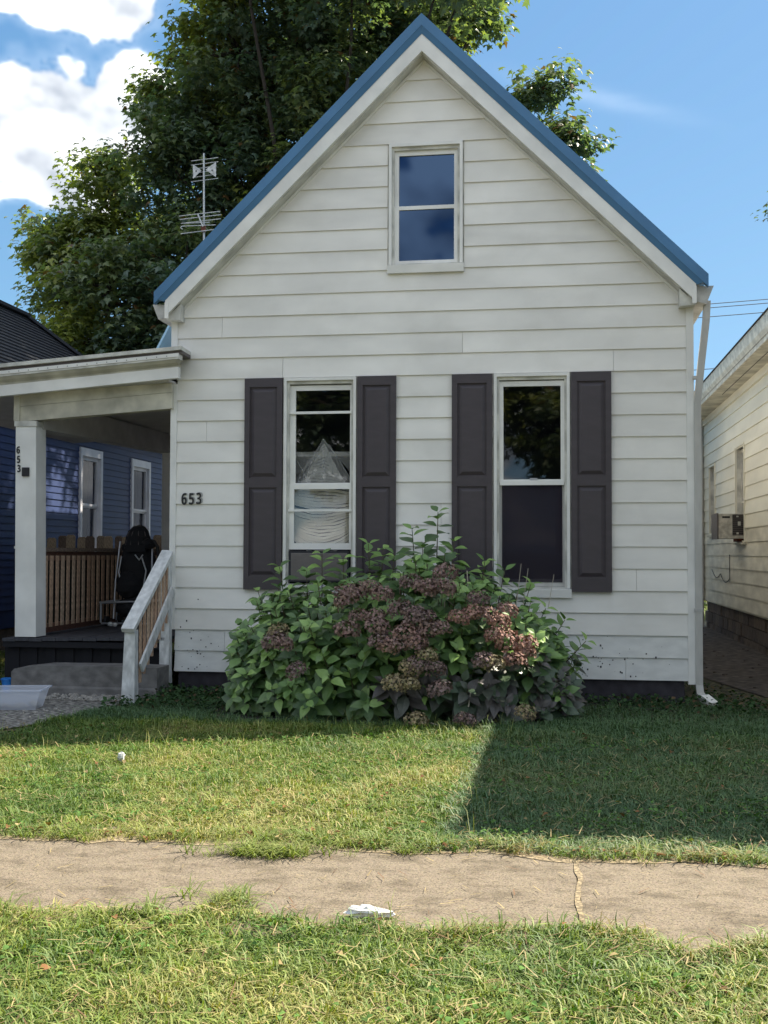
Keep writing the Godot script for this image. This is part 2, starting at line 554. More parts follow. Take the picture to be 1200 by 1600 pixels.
func make_ground() -> void:
	var b := MB.new()
	var prof := [[-300.0, 0.0], [8.82, 0.0], [8.84, -0.14], [16.6, -0.14], [16.62, 0.0], [300.0, 0.0]]
	for i in prof.size() - 1:
		var z0: float = prof[i][0]; var y0: float = prof[i][1]
		var z1: float = prof[i + 1][0]; var y1: float = prof[i + 1][1]
		b.away(V(-300, y0, z0), V(300, y0, z0), V(300, y1, z1), V(0, -50, 0.5 * (z0 + z1)))
		b.away(V(-300, y0, z0), V(300, y1, z1), V(-300, y1, z1), V(0, -50, 0.5 * (z0 + z1)))
	structure(obj("ground", b, M.soil), "lawn soil and thatch under the grass")
	structure(obj("street", sheet(PackedVector2Array([Vector2(-300, 8.97), Vector2(300, 8.97), Vector2(300, 16.4), Vector2(-300, 16.4)]), -0.13), M.bounce_concrete), "pale concrete street lightened to bounce sun onto the house front")
	for k in 2:
		structure(bx("kerb", V(-60, -0.13, 8.82 if k == 0 else 16.4), V(60, 0.012, 8.97 if k == 0 else 16.6), M.kerb), "concrete kerb of the street")
	# pavement of long slabs
	var root := thing("pavement", "", "")
	structure(root, "tan concrete pavement crossing in front of the lawn")
	var joints := [-8.0, -4.4, -0.6, 3.737, 7.6, 11.4]
	for i in joints.size() - 1:
		var s := MB.new()
		var x0: float = joints[i] + 0.006
		var x1: float = joints[i + 1] - 0.006
		var tilt: float = 0.0
		s.hexa([V(x0, -0.05, 5.2), V(x1, -0.05, 5.2), V(x1, -0.05, 6.62), V(x0, -0.05, 6.62),
			V(x0, 0.012 + tilt, 5.2), V(x1, 0.012, 5.2), V(x1, 0.012, 6.62), V(x0, 0.012 + tilt, 6.62)])
		obj("slab", s, M.sidewalk, root)
	var jl := PackedVector2Array()   # sand in the one open joint
	var jr := PackedVector2Array()
	for k in 27:
		var z := 5.3 + k * 0.038
		var mid := 3.737 + edge.get_noise_1d(z * 300.0) * 0.016
		var hw := 0.009 + 0.022 * maxf(0.0, edge.get_noise_1d(z * 260.0 + 50.0) + 0.12)
		jl.append(Vector2(mid - hw, z)); jr.append(Vector2(mid + hw, z))
	jr.reverse()
	var js := sheet(jl + jr, 0.0165)
	obj("joint_sand", js, M.sand, root)
	# bare sand along both rims of the pavement
	for side in 2:
		var lo := PackedVector2Array()
		var hi := PackedVector2Array()
		for i in 141:
			var x := -4.0 + i * 0.1
			var z := walk_far(x) if side == 0 else walk_near(x)
			var wob := 0.03 * edge.get_noise_1d(x * 700.0 + side * 500.0)
			var wide := 0.05 + 0.05 * edge.get_noise_1d(x * 160.0 + 77.0)
			if side == 1: wide = 0.03 + 0.05 * edge.get_noise_1d(x * 160.0 + 177.0)
			lo.append(Vector2(x, z - (0.12 if side == 0 else wide) + wob * 0.2))
			hi.append(Vector2(x, z + (maxf(wide, 0.0) if side == 0 else 0.12) + wob))
		hi.reverse()
		structure(obj("sand_strip", sheet(lo + hi, 0.0145), M.sand), "bare sandy strip between pavement and grass")
	# front walk of broken pale concrete by the step
	var fw := PackedVector2Array([Vector2(-3.6, 0.3), Vector2(-0.16, 0.3), Vector2(-0.15, 0.86), Vector2(-0.2, 1.1), Vector2(-0.26, 1.5), Vector2(-0.3, 1.9), Vector2(-0.42, 2.2), Vector2(-0.6, 2.55), Vector2(-0.9, 2.75), Vector2(-2.0, 2.9), Vector2(-3.6, 2.9)])
	structure(obj("front_walk", sheet(fw, 0.012), M.walk), "pale worn concrete walk by the porch step")
	structure(obj("flower_bed", sheet(PackedVector2Array([Vector2(0.3, 0.0), Vector2(4.9, 0.0), Vector2(4.7, 0.35), Vector2(3.9, 0.75), Vector2(3.5, 1.5), Vector2(2.8, 1.72), Vector2(1.3, 1.68), Vector2(0.75, 1.2), Vector2(0.25, 0.35)]), 0.008), M.bed), "dark soil under the shrub")
	structure(obj("dirt_path", sheet(PackedVector2Array([Vector2(5.0, -14), Vector2(6.5, -14), Vector2(6.5, 0.2), Vector2(6.05, 0.5), Vector2(5.75, -0.2), Vector2(5.55, -1.0), Vector2(5.2, -2.6), Vector2(5.0, -4.0)]), 0.01), M.dirt), "bare brown dirt path between the two houses")
	# loose crumbs of concrete and stone
	var crumbs := MB.new()
	var nz := FastNoiseLite.new()
	rng.seed = 91
	for i in 240:
		var z := rng.randf_range(0.45, 2.6)
		var x := rng.randf_range(-2.2, -0.35 - 0.1 * z)
		if rng.randf() < 0.45:
			z = rng.randf_range(0.46, 0.8); x = rng.randf_range(-1.2, -0.25)
		var s := rng.randf_range(0.006, 0.03) * (1.0 if z > 0.8 else 1.3)
		crumbs.blob(V(x, 0.012 + s * 0.3, z), V(s * rng.randf_range(0.8, 1.6), s * 0.6, s), nz, 0.5, 4, 5)
	structure(obj("rubble", crumbs, M.rubble), "pale crumbs of broken concrete at the foot of the step", "stuff")
	var pebbles := MB.new()
	for i in 70:
		var s := rng.randf_range(0.008, 0.022)
		pebbles.blob(V(rng.randf_range(5.2, 6.42), 0.012, rng.randf_range(-9.0, 0.2)), V(s * 1.3, s * 0.6, s), nz, 0.5, 4, 5)
	structure(obj("rubble", pebbles, M.dirt), "small stones and clods on the dirt path", "stuff")

# ------------------------------------------------------------------ the white house
const W := 4.855
const LAP := 0.2032
const FOOT := 0.215

func rake_y(x: float, top: float) -> float:   # a line that runs parallel to the gable's slope, top at the ridge
	return top - 0.983 * absf(x - 2.4275)

# one lapped board on a wall: u runs along the wall from o, out is the wall's outward way
func board(o: Vector3, u: Vector3, out: Vector3, a0: float, a1: float, b0: float, b1: float, y0: float, y1: float, proud := 0.017) -> MB:
	var b := MB.new()
	var yy := Vector3.UP
	b.hexa([o + u * a0 + yy * y0 - out * 0.004, o + u * a1 + yy * y0 - out * 0.004, o + u * a1 + yy * y0 + out * proud, o + u * a0 + yy * y0 + out * proud,
		o + u * b0 + yy * y1 - out * 0.004, o + u * b1 + yy * y1 - out * 0.004, o + u * b1 + yy * y1 + out * 0.002, o + u * b0 + yy * y1 + out * 0.002])
	return b

# lapped boards over a rectangle of wall with openings [u0, u1, y0, y1]; pieces are children of root
func clad(root: Node, called: String, o: Vector3, u: Vector3, out: Vector3, u0: float, u1: float, y0: float, y1: float, lap: float, holes: Array, mats: Array, low_mat: Material = null, low_rows := 0, proud := 0.017, breaks := []) -> void:
	var k := 0
	var y := y0
	while y < y1 - 0.01:
		var top := minf(y + lap, y1)
		var spans := [[u0, u1]]
		for hole in holes:
			var over: float = minf(top, hole[3]) - maxf(y, hole[2])
			if over > 0.5 * (top - y):
				var next := []
				for s in spans:
					if hole[1] <= s[0] or hole[0] >= s[1]:
						next.append(s)
					else:
						if hole[0] > s[0]: next.append([s[0], hole[0]])
						if hole[1] < s[1]: next.append([hole[1], s[1]])
				spans = next
		for br in breaks:
			if br[0] == k:
				var next := []
				for s in spans:
					if br[1] > s[0] + 0.1 and br[1] < s[1] - 0.1:
						next.append([s[0], br[1] - 0.0015]); next.append([br[1] + 0.0015, s[1]])
					else:
						next.append(s)
				spans = next
		for s in spans:
			var m: Material = low_mat if low_mat and k < low_rows else mats[rng.randi() % mats.size()]
			obj(called, board(o, u, out, s[0], s[1], s[0], s[1], y, top, proud * rng.randf_range(0.9, 1.1)), m, root)
		y += lap
		k += 1

func frame_bars(x0: float, x1: float, y0: float, y1: float, z0: float, z1: float, l: float, r: float, t: float, bt: float) -> MB:
	var b := MB.new()
	b.box(V(x0, y0, z0), V(x0 + l, y1, z1))
	b.box(V(x1 - r, y0, z0), V(x1, y1, z1))
	b.box(V(x0 + l, y1 - t, z0), V(x1 - r, y1, z1))
	if bt > 0.0: b.box(V(x0 + l, y0, z0), V(x1 - r, y0 + bt, z1))
	return b

func window(root: Node, x0: float, x1: float, y0: float, y1: float, sill: float) -> Node3D:   # casing and reveal; y0 is the top of the sill board
	var w := Node3D.new()
	w.name = "window"
	root.add_child(w, true)
	obj("casing", frame_bars(x0, x1, y0, y1, -0.06, 0.034, 0.028, 0.028, 0.03, 0.0), M.white, w)
	obj("jamb", frame_bars(x0 + 0.028, x1 - 0.028, y0, y1 - 0.03, -0.06, 0.006, 0.022, 0.022, 0.03, 0.012), M.white_old, w)
	var s := MB.new()
	s.hexa([V(x0 - 0.012, y0 - sill, -0.01), V(x1 + 0.012, y0 - sill, -0.01), V(x1 + 0.012, y0 - sill, 0.044), V(x0 - 0.012, y0 - sill, 0.044),
		V(x0 - 0.012, y0, -0.01), V(x1 + 0.012, y0, -0.01), V(x1 + 0.012, y0 - 0.008, 0.052), V(x0 - 0.012, y0 - 0.008, 0.052)])
	obj("sill", s, M.white, w)
	return w

func shutter(root: Node, x0: float, x1: float) -> void:
	var y0 := 1.014
	var y1 := 3.052
	var w := Node3D.new()
	w.name = "shutter"
	root.add_child(w, true)
	var st := 0.052
	var f := frame_bars(x0, x1, y0, y1, 0.018, 0.05, st, st, 0.085, 0.13)
	f.box(V(x0 + st, 1.995, 0.018), V(x1 - st, 2.088, 0.05))
	f.box(V(x0 + st, y0 + 0.13, 0.018), V(x1 - st, 1.995, 0.03))
	f.box(V(x0 + st, 2.088, 0.018), V(x1 - st, y1 - 0.085, 0.03))
	for sx in [x0 + 0.02, x1 - 0.02]:
		for sy in [y0 + 0.06, 2.04, y1 - 0.05]:
			f.box(V(sx - 0.006, sy - 0.006, 0.05), V(sx + 0.006, sy + 0.006, 0.053))
	obj("shutter_frame", f, M.shutter, w)
	for p in [[y0 + 0.13, 1.995], [2.088, y1 - 0.085]]:
		var a := V(x0 + st + 0.012, p[0] + 0.012, 0.03)
		var c := V(x1 - st - 0.012, p[1] - 0.012, 0.03)
		var b := MB.new()
		var e := 0.034
		b.hexa([a, V(c.x, a.y, a.z), c, V(a.x, c.y, a.z), a + V(e, e, 0.015), V(c.x - e, a.y + e, 0.045), c + V(-e, -e, 0.015), V(a.x + e, c.y - e, 0.045)])
		obj("panel", b, M.shutter, w)

func digit(text: String, size: float, parent: Node, at: Vector3, mat_: Material, thin := 0.72, deep := 0.006) -> void:
	var t := TextMesh.new()
	var f := SystemFont.new()
	f.font_names = PackedStringArray(["Droid Sans"])
	f.font_weight = 700
	t.font = f
	t.text = text
	t.font_size = 64
	t.pixel_size = size / 46.0
	t.depth = deep
	t.curve_step = 1.0
	put("digit", t, mat_, parent, Transform3D(Basis.from_scale(V(thin, 1, 1)), at))

func make_house() -> void:
	var h := thing("house", "narrow white sided house with dark shutters and blue metal gable roof", "house")
	# shell: front wall in pieces round three openings, other walls, floors
	var f := MB.new()
	var z0 := -0.12
	var z1 := -0.004
	f.box(V(0, FOOT, z0), V(1.08, 3.64, z1)); f.box(V(1.78, FOOT, z0), V(3.108, 3.64, z1)); f.box(V(3.79, FOOT, z0), V(W, 3.64, z1))
	for s in [[1.08, 1.78], [3.108, 3.79]]:
		f.box(V(s[0], FOOT, z0), V(s[1], 1.0, z1)); f.box(V(s[0], 3.05, z0), V(s[1], 3.64, z1))
	var xf := Transform3D(Basis(), V(0, 0, z0))
	f.prism(PackedVector2Array([Vector2(0, 3.64), Vector2(2.1, 3.64), Vector2(2.1, 5.76), Vector2(0, 3.70)]), xf, z1 - z0)
	f.prism(PackedVector2Array([Vector2(W, 3.64), Vector2(W, 3.70), Vector2(2.8, 5.7), Vector2(2.8, 3.64)]), xf, z1 - z0)
	f.box(V(2.1, 3.64, z0), V(2.8, 4.1, z1))
	f.prism(PackedVector2Array([Vector2(2.1, 5.26), Vector2(2.8, 5.26), Vector2(2.8, 5.7), Vector2(2.4275, 6.07), Vector2(2.1, 5.76)]), xf, z1 - z0)
	obj("front_wall", f, M.white_old, h)
	bx("side_wall", V(0, FOOT, -12), V(0.1, 3.72, -0.12), M.siding[1], h)
	bx("side_wall", V(W - 0.1, FOOT, -12), V(W, 3.72, -0.12), M.siding[1], h)
	var bw := MB.new()
	bw.prism(PackedVector2Array([Vector2(0, FOOT), Vector2(W, FOOT), Vector2(W, 3.7), Vector2(2.4275, 6.07), Vector2(0, 3.7)]), Transform3D(Basis(), V(0, 0, -12.12)), 0.12)
	obj("rear_wall", bw, M.siding[1], h)
	bx("floor", V(0.1, 0.5, -12), V(W - 0.1, 0.62, -0.12), M.room, h)
	bx("ceiling", V(0.1, 3.3, -12), V(W - 0.1, 3.42, -0.12), M.room, h)
	bx("partition", V(0.1, 0.62, -3.7), V(W - 0.1, 3.3, -3.6), M.room, h)
	bx("partition", V(2.4, 0.62, -3.6), V(2.5, 3.3, -0.12), M.room, h)
	bx("partition", V(0.6, 3.42, -3.2), V(W - 0.6, 5.4, -3.1), M.room, h)
	var fd := MB.new()
	fd.box(V(0.03, -0.05, -12), V(W - 0.03, FOOT, -0.02))
	obj("foundation", fd, M.foundation, h)
	# siding of the front, board by board
	rng.seed = 3
	var holes := [[1.062, 1.80, 0.99, 3.06], [3.09, 3.81, 0.985, 3.06], [2.082, 2.816, 4.03, 5.295]]
	clad(h, "siding_board", Vector3.ZERO, Vector3.RIGHT, Vector3.BACK, 0.0, W, FOOT, FOOT + 17 * LAP, LAP, holes, M.siding, M.siding_low, 2, 0.017, [[14, 1.06], [15, 2.8], [16, 0.45], [14, 4.2], [1, 0.5], [7, 2.6], [11, 0.3], [4, 4.4], [0, 4.3]])
	for k in range(17, 30):
		var y0 := FOOT + k * LAP
		var y1 := minf(y0 + LAP, 6.085)
		if y0 > 6.05: break
		var hw0 := minf((6.085 - y0) / 0.983, W / 2)
		var hw1 := minf((6.085 - y1) / 0.983, W / 2)
		var hole: bool = minf(y1, 5.295) - maxf(y0, 4.03) > 0.1
		var mid := 2.4275
		var m: Material = M.siding[rng.randi() % 4]
		if hole:
			obj("siding_board", board(Vector3.ZERO, Vector3.RIGHT, Vector3.BACK, mid - hw0, 2.082, mid - hw1, 2.082, y0, y1), m, h)
			obj("siding_board", board(Vector3.ZERO, Vector3.RIGHT, Vector3.BACK, 2.816, mid + hw0, 2.816, mid + hw1, y0, y1), M.siding[rng.randi() % 4], h)
		else:
			obj("siding_board", board(Vector3.ZERO, Vector3.RIGHT, Vector3.BACK, mid - hw0, mid + hw0, mid - hw1, mid + hw1, y0, y1), m, h)
	# left side boards that the porch shows, right side plain
	clad(h, "siding_board", V(0, 0, 0), Vector3.FORWARD, Vector3.LEFT, 0.02, 4.4, FOOT, FOOT + 17 * LAP, LAP, [], M.siding)
	clad(h, "siding_board", V(W, 0, 0), Vector3.FORWARD, Vector3.RIGHT, 0.02, 8.0, FOOT, FOOT + 17 * LAP, LAP, [], M.siding)
	var cb := MB.new()
	cb.box(V(W + 0.0, FOOT - 0.03, -0.05), V(W + 0.066, 3.66, 0.024))
	obj("corner_board", cb, M.white, h)
	var cl := MB.new()
	cl.box(V(-0.062, 0.62, -0.05), V(0.0, 3.02, 0.022)); cl.box(V(-0.062, 3.3, -0.05), V(0.002, 3.66, 0.022))
	obj("corner_board", cl, M.white, h)
	# gable roof
	for s in [-1, 1]:
		var r := MB.new()
		var tip: float = 2.4275 + s * 2.606
		r.prism(PackedVector2Array([Vector2(2.4275, 6.44), Vector2(tip, 3.88), Vector2(tip, 3.855), Vector2(2.4275, 6.415)]), Transform3D(Basis(), V(0, 0, -12.3)), 12.46)
		obj("roof_slope", r, M.blue_metal, h)
		var d := MB.new()   # decking below the metal
		d.prism(PackedVector2Array([Vector2(2.4275, 6.40), Vector2(tip - s * 0.05, 3.885), Vector2(tip - s * 0.05, 3.845), Vector2(2.4275, 6.36)]), Transform3D(Basis(), V(0, 0, -12.2)), 12.3)
		obj("roof_deck", d, M.white_old, h)
		# blue trim: an upright face and a lip that leans back below it, with a lapped joint
		var cuts := [0.0, 0.62, 1.0] if s < 0 else [0.0, 0.45, 1.0]
		for i in 2:
			var xa: float = 2.4275 + s * 2.606 * cuts[i]
			var xb: float = 2.4275 + s * 2.606 * cuts[i + 1]
			var ya: float = 6.46 - 2.57 * cuts[i]
			var yb: float = 6.46 - 2.57 * cuts[i + 1]
			var zf: float = 0.212 if i == 0 else 0.2095
			var k9 := 0.1 if i == 1 else -0.02
			var b := MB.new()
			b.hexa([V(xa, ya - 0.115, 0.15), V(xa, ya, 0.15), V(xa, ya, zf), V(xa, ya - 0.115, zf), V(xb, yb - 0.115, 0.15), V(xb, yb, 0.15), V(xb, yb, zf), V(xb, yb - 0.115, zf)])
			b.hexa([V(xa, ya - 0.185, 0.15), V(xa, ya - 0.115, 0.15), V(xa, ya - 0.115, zf - 0.004), V(xa, ya - 0.185, zf - 0.026), V(xb - s * k9, yb - 0.185 + k9, 0.15), V(xb - s * k9 * 0.4, yb - 0.115 + k9 * 0.4, 0.15), V(xb - s * k9 * 0.4, yb - 0.115 + k9 * 0.4, zf - 0.004), V(xb - s * k9, yb - 0.185 + k9, zf - 0.026)])
			obj("rake_trim", b, M.blue_metal, h)
		# white rake board, cut plumb at its foot, and the soffit behind it
		var end: float = 2.4275 + s * 2.50
		var fb := MB.new()
		fb.prism(PackedVector2Array([Vector2(2.4275, 6.285), Vector2(end, 6.285 - 0.983 * 2.5), Vector2(end, 6.112 - 0.983 * 2.5), Vector2(2.4275, 6.112)]), Transform3D(Basis(), V(0, 0, 0.14)), 0.04)
		obj("rake_board", fb, M.white, h)
		var so := MB.new()
		so.prism(PackedVector2Array([Vector2(2.4275, 6.125), Vector2(end, 6.125 - 0.983 * 2.5), Vector2(end, 6.10 - 0.983 * 2.5), Vector2(2.4275, 6.10)]), Transform3D(Basis(), V(0, 0, -0.02)), 0.16)
		obj("soffit", so, M.white_old, h)
		var jt := MB.new()
		jt.prism(PackedVector2Array([Vector2(2.4275, 6.098), Vector2(2.4275 + s * 2.45, 6.098 - 0.983 * 2.45), Vector2(2.4275 + s * 2.45, 6.07 - 0.983 * 2.45), Vector2(2.4275, 6.07)]), Transform3D(Basis(), V(0, 0, 0.0)), 0.024)
		obj("frieze_trim", jt, M.white, h)
		# boxed foot of the rake and the eave behind it
		var bf := MB.new()
		var xi: float = 2.4275 + s * 2.36
		bf.hexa([V(end, 3.63, -0.02), V(end, 3.63, 0.14), V(xi, 3.62, 0.14), V(xi, 3.62, -0.02), V(end, 3.80, -0.02), V(end, 3.80, 0.14), V(xi, 3.80, 0.14), V(xi, 3.80, -0.02)])
		obj("eave_return", bf, M.white_old, h)
		bx("eave_board", V(minf(end, end - s * 0.02), 3.62, -12), V(maxf(end, end - s * 0.02), 3.83, -0.02), M.white, h)
		bx("rake_cap", V(minf(end + s * 0.004, end - s * 0.035), 3.635, 0.18), V(maxf(end + s * 0.004, end - s * 0.035), 3.79, 0.186), M.white, h)
		# gutter with a closed end
		var g0: float = end + s * 0.012
		var gp := PackedVector2Array([Vector2(g0, 3.78), Vector2(g0, 3.655), Vector2(g0 + s * 0.075, 3.64), Vector2(g0 + s * 0.125, 3.765), Vector2(g0 + s * 0.13, 3.785)])
		if s > 0: gp = PackedVector2Array([Vector2(g0, 3.80), Vector2(g0, 3.66), Vector2(g0 + 0.085, 3.635), Vector2(g0 + 0.14, 3.775), Vector2(g0 + 0.15, 3.80)])
		var g := MB.new()
		g.prism(gp, Transform3D(Basis(), V(0, 0, -12)), 12.13)
		obj("gutter", g, M.gutter, h)
	# downspout at the right corner
	var dsp := Node3D.new()
	dsp.name = "downspout"
	h.add_child(dsp, true)
	var ds := MB.new()
	var path := [V(5.04, 3.68, 0.04), V(5.03, 3.5, 0.045), V(4.985, 3.1, 0.035), V(4.95, 2.75, 0.022), V(4.95, 0.18, 0.022), V(4.955, 0.1, 0.05), V(5.0, 0.04, 0.13), V(5.03, 0.03, 0.2)]
	for i in path.size() - 1:
		ds.beam(path[i], path[i + 1], Vector3.RIGHT, 0.062, 0.05)
	obj("pipe", ds, M.spout, dsp)
	for y in [2.98, 0.86]:
		bx("strap", V(4.91, y - 0.014, -0.01), V(4.988, y + 0.014, 0.052), M.gutter, dsp)
	var el := MB.new()
	el.beam(V(4.99, 0.075, 0.085), V(5.05, 0.028, 0.25), Vector3.RIGHT, 0.075, 0.06)
	obj("spout_foot", el, M.white, dsp)
	# gable window
	var w := window(h, 2.095, 2.803, 4.12, 5.29, 0.085)
	obj("sash", frame_bars(2.145, 2.753, 4.655, 5.23, -0.05, -0.02, 0.042, 0.035, 0.045, 0.02), M.white, w)
	obj("sash", frame_bars(2.145, 2.753, 4.132, 4.69, -0.034, -0.004, 0.045, 0.035, 0.036, 0.03), M.white, w)
	bx("pane", V(2.18, 4.67, -0.041), V(2.72, 5.19, -0.037), M.mirror, w)
	bx("pane", V(2.18, 4.155, -0.023), V(2.72, 4.66, -0.019), M.mirror, w)
	bx("backing", V(2.0, 4.0, -0.42), V(2.9, 5.4, -0.40), M.dark, w)
	# left window with storm rails
	w = window(h, 1.077, 1.786, 1.06, 3.055, 0.075)
	obj("sash", frame_bars(1.127, 1.736, 2.0, 2.985, -0.05, -0.024, 0.056, 0.018, 0.05, 0.04), M.white, w)
	obj("sash", frame_bars(1.127, 1.736, 1.40, 2.03, -0.03, -0.008, 0.048, 0.02, 0.05, 0.06), M.white, w)
	bx("storm_rail", V(1.12, 2.706, -0.022), V(1.742, 2.73, -0.002), M.white, w)
	bx("storm_rail", V(1.12, 1.764, -0.008), V(1.742, 1.786, 0.010), M.white, w)
	bx("pane", V(1.16, 2.73, -0.036), V(1.728, 2.95, -0.033), M.glass, w)
	bx("pane", V(1.16, 2.03, -0.042), V(1.728, 2.72, -0.039), M.glass, w)
	bx("pane", V(1.16, 1.45, -0.020), V(1.728, 1.99, -0.017), M.glass, w)
	bx("insulation_strip", V(1.16, 1.392, -0.05), V(1.70, 1.40, 0.004), M.dark, w)
	# right window
	w = window(h, 3.096, 3.800, 1.045, 3.055, 0.085)
	obj("sash", frame_bars(3.146, 3.75, 2.03, 2.985, -0.045, -0.012, 0.038, 0.034, 0.048, 0.03), M.white, w)
	obj("sash", frame_bars(3.146, 3.75, 1.06, 2.05, -0.058, -0.03, 0.03, 0.024, 0.03, 0.07), M.spout, w)
	bx("meeting_rail", V(3.15, 2.006, -0.03), V(3.746, 2.05, 0.0), M.white, w)
	bx("sash_lock", V(3.43, 2.05, -0.02), V(3.50, 2.072, 0.0), M.steel, w)
	bx("pane", V(3.17, 2.05, -0.030), V(3.73, 2.95, -0.027), M.glass, w)
	bx("pane", V(3.17, 1.12, -0.046), V(3.73, 2.02, -0.043), M.glass, w)
	bx("insect_screen", V(3.17, 1.10, -0.026), V(3.73, 2.02, -0.0245), M.screen, w)
	for s in [[0.692, 1.066], [1.80, 2.172], [2.703, 3.083], [3.812, 4.178]]:
		shutter(h, s[0], s[1])
	# house number on the siding
	var num := Node3D.new()
	num.name = "house_number"
	h.add_child(num, true)
	for i in 3:
		digit("653"[i], 0.108, num, V(0.078 + i * 0.078 + 0.012, 1.888 + 0.004 * i, 0.020), M.ghost, 0.78, 0.003)
		digit("653"[i], 0.112, num, V(0.083 + i * 0.075, 1.886 + 0.002 * i, 0.022), M.black, 0.70, 0.008)
	# lower wing at the back with its own roof
	var wg := MB.new()
	wg.prism(PackedVector2Array([Vector2(-2.35, 3.78), Vector2(-1.45, 5.48), Vector2(-0.3, 4.2), Vector2(-0.3, 4.15), Vector2(-1.45, 5.42), Vector2(-2.33, 3.75)]), Transform3D(Basis(), V(0, 0, -9.0)), 4.0)
	obj("wing_roof", wg, M.blue_roof, h)
	for i in 7:
		var rb := MB.new()
		var zz := -5.14 - i * 0.6
		rb.beam(V(-2.34, 3.815, zz), V(-1.47, 5.455, zz), Vector3.BACK, 0.05, 0.03)
		obj("roof_rib", rb, M.white, h)
	bx("wing_wall", V(-2.0, FOOT, -8.9), V(0.0, 3.95, -5.5), M.siding[0], h)
	var mud := MB.new()
	for i in 90:
		var right := i % 3 != 0
		var x := 4.0 + 0.35 * rng.randfn() if right else 0.2 + 0.12 * rng.randfn()
		var y := 0.24 + absf(rng.randfn()) * (0.16 if right else 0.3)
		if x < 0.01 or x > 4.8: continue
		var lap := fposmod(y - FOOT, LAP) / LAP
		var z := 0.0195 - 0.015 * lap
		var r := rng.randf_range(0.002, 0.007)
		mud.box(V(x - r, y - r * rng.randf_range(0.6, 1.8), z - 0.002), V(x + r * rng.randf_range(0.5, 1.0), y + r, z + 0.001))
	structure(obj("mud_splash", mud, M.foundation, h), "", "stuff")
	make_porch(h)
	# what stands behind the left window
	var bl := thing("window_blind", "sagging cream slatted blind in the left ground floor window", "blind")
	var wob := FastNoiseLite.new()
	wob.seed = 14
	wob.frequency = 0.02
	for i in 36:
		var y := 1.40 + i * 0.0285
		var b := MB.new()
		var x0 := 1.15
		var x1 := 1.745
		var sag := 0.15 - 0.0075 * i          # sagging below, bunched level above
		var peak := 0.0
		if i > 20:                            # the top is caught up into a point
			var k := (i - 20) / 15.0
			x0 = lerpf(1.16, 1.40, pow(k, 0.8)); x1 = lerpf(1.74, 1.50, pow(k, 0.8))
			sag = -0.02
			peak = 0.03 * k
		for q in 12:
			var e := []
			for j in [q, q + 1]:
				var t: float = -1.0 + j / 6.0
				var yy: float = y - sag * (1.0 - t * t) + maxf(sag, 0.0) * 0.75 - peak * absf(t) * 2.0 + 0.016 * wob.get_noise_2d(t * 60.0, i * 9.0) + 0.02 * (t * 0.4 if i < 14 else -t * 0.7)
				e.append(V(lerpf(x0, x1, (t + 1.0) * 0.5), yy, -0.105 + 0.012 * wob.get_noise_2d(t * 40.0 + 500.0, i * 14.0)))
			var up := V(0, 0.0128, -0.006)
			var th := V(0, 0, -0.002)
			b.hexa([e[0] - up, e[0] + up, e[0] + up + th, e[0] - up + th, e[1] - up, e[1] + up, e[1] + up + th, e[1] - up + th])
		obj("slat", b, M.blind if i < 21 else M.veil, bl)
	var pf := thing("plastic_sheet", "torn clear plastic sheet draped inside the left ground floor window", "plastic sheet")
	var fl := MB.new()
	var pl := MB.new()
	for t in [[V(1.15, 2.05, -0.085), V(1.44, 2.46, -0.09), V(1.47, 2.05, -0.08)], [V(1.44, 2.48, -0.088), V(1.74, 2.06, -0.082), V(1.42, 2.05, -0.092)], [V(1.15, 2.36, -0.09), V(1.42, 2.30, -0.095), V(1.18, 2.12, -0.085)], [V(1.52, 2.36, -0.09), V(1.74, 2.32, -0.085), V(1.70, 2.16, -0.09)], [V(1.15, 1.99, -0.09), V(1.4, 1.62, -0.088), V(1.74, 1.92, -0.09)]]:
		fl.tri(t[0], t[1], t[2])
	for t in [[V(1.2, 2.0, -0.08), V(1.44, 2.47, -0.086)], [V(1.445, 2.47, -0.086), V(1.72, 2.07, -0.08)], [V(1.16, 2.3, -0.08), V(1.3, 2.02, -0.086)], [V(1.5, 2.42, -0.086), V(1.6, 2.2, -0.08)]]:
		pl.tube([t[0], (t[0] + t[1]) * 0.5 + V(0.012, 0.006, 0), t[1]], [0.004, 0.006, 0.003], 5)
	obj("sheet", fl, M.film, pf)
	obj("fold", pl, M.film, pf)
	var sh := thing("shelf", "pale shelf with a box seen through the left ground floor window", "shelf")
	bx("board", V(0.9, 2.33, -0.62), V(2.0, 2.375, -0.4), M.white_old, sh)
	bx("bracket", V(0.95, 2.1, -0.6), V(0.98, 2.33, -0.44), M.white_old, sh)
	bx("bracket", V(1.94, 2.1, -0.6), V(1.97, 2.33, -0.44), M.white_old, sh)
	tag(bx("box", V(1.66, 2.377, -0.58), V(1.79, 2.47, -0.43), M.white), "small white box on the shelf behind the left ground floor window", "box")
	# air conditioner in the left window
	var ac := thing("air_conditioner", "brown window air conditioner under the left ground floor window, half behind the shrub", "air conditioner")
	bx("case", V(1.135, 1.09, -0.3), V(1.72, 1.385, 0.035), M.dark, ac)
	var gr := MB.new()
	gr.box(V(1.16, 1.105, 0.035), V(1.705, 1.365, 0.04))
	obj("front_panel", gr, M.ac_front, ac)
	for i in 17:
		bx("louvre", V(1.17, 1.115 + i * 0.0148, 0.04), V(1.695, 1.123 + i * 0.0148, 0.046), M.ac_front, ac)

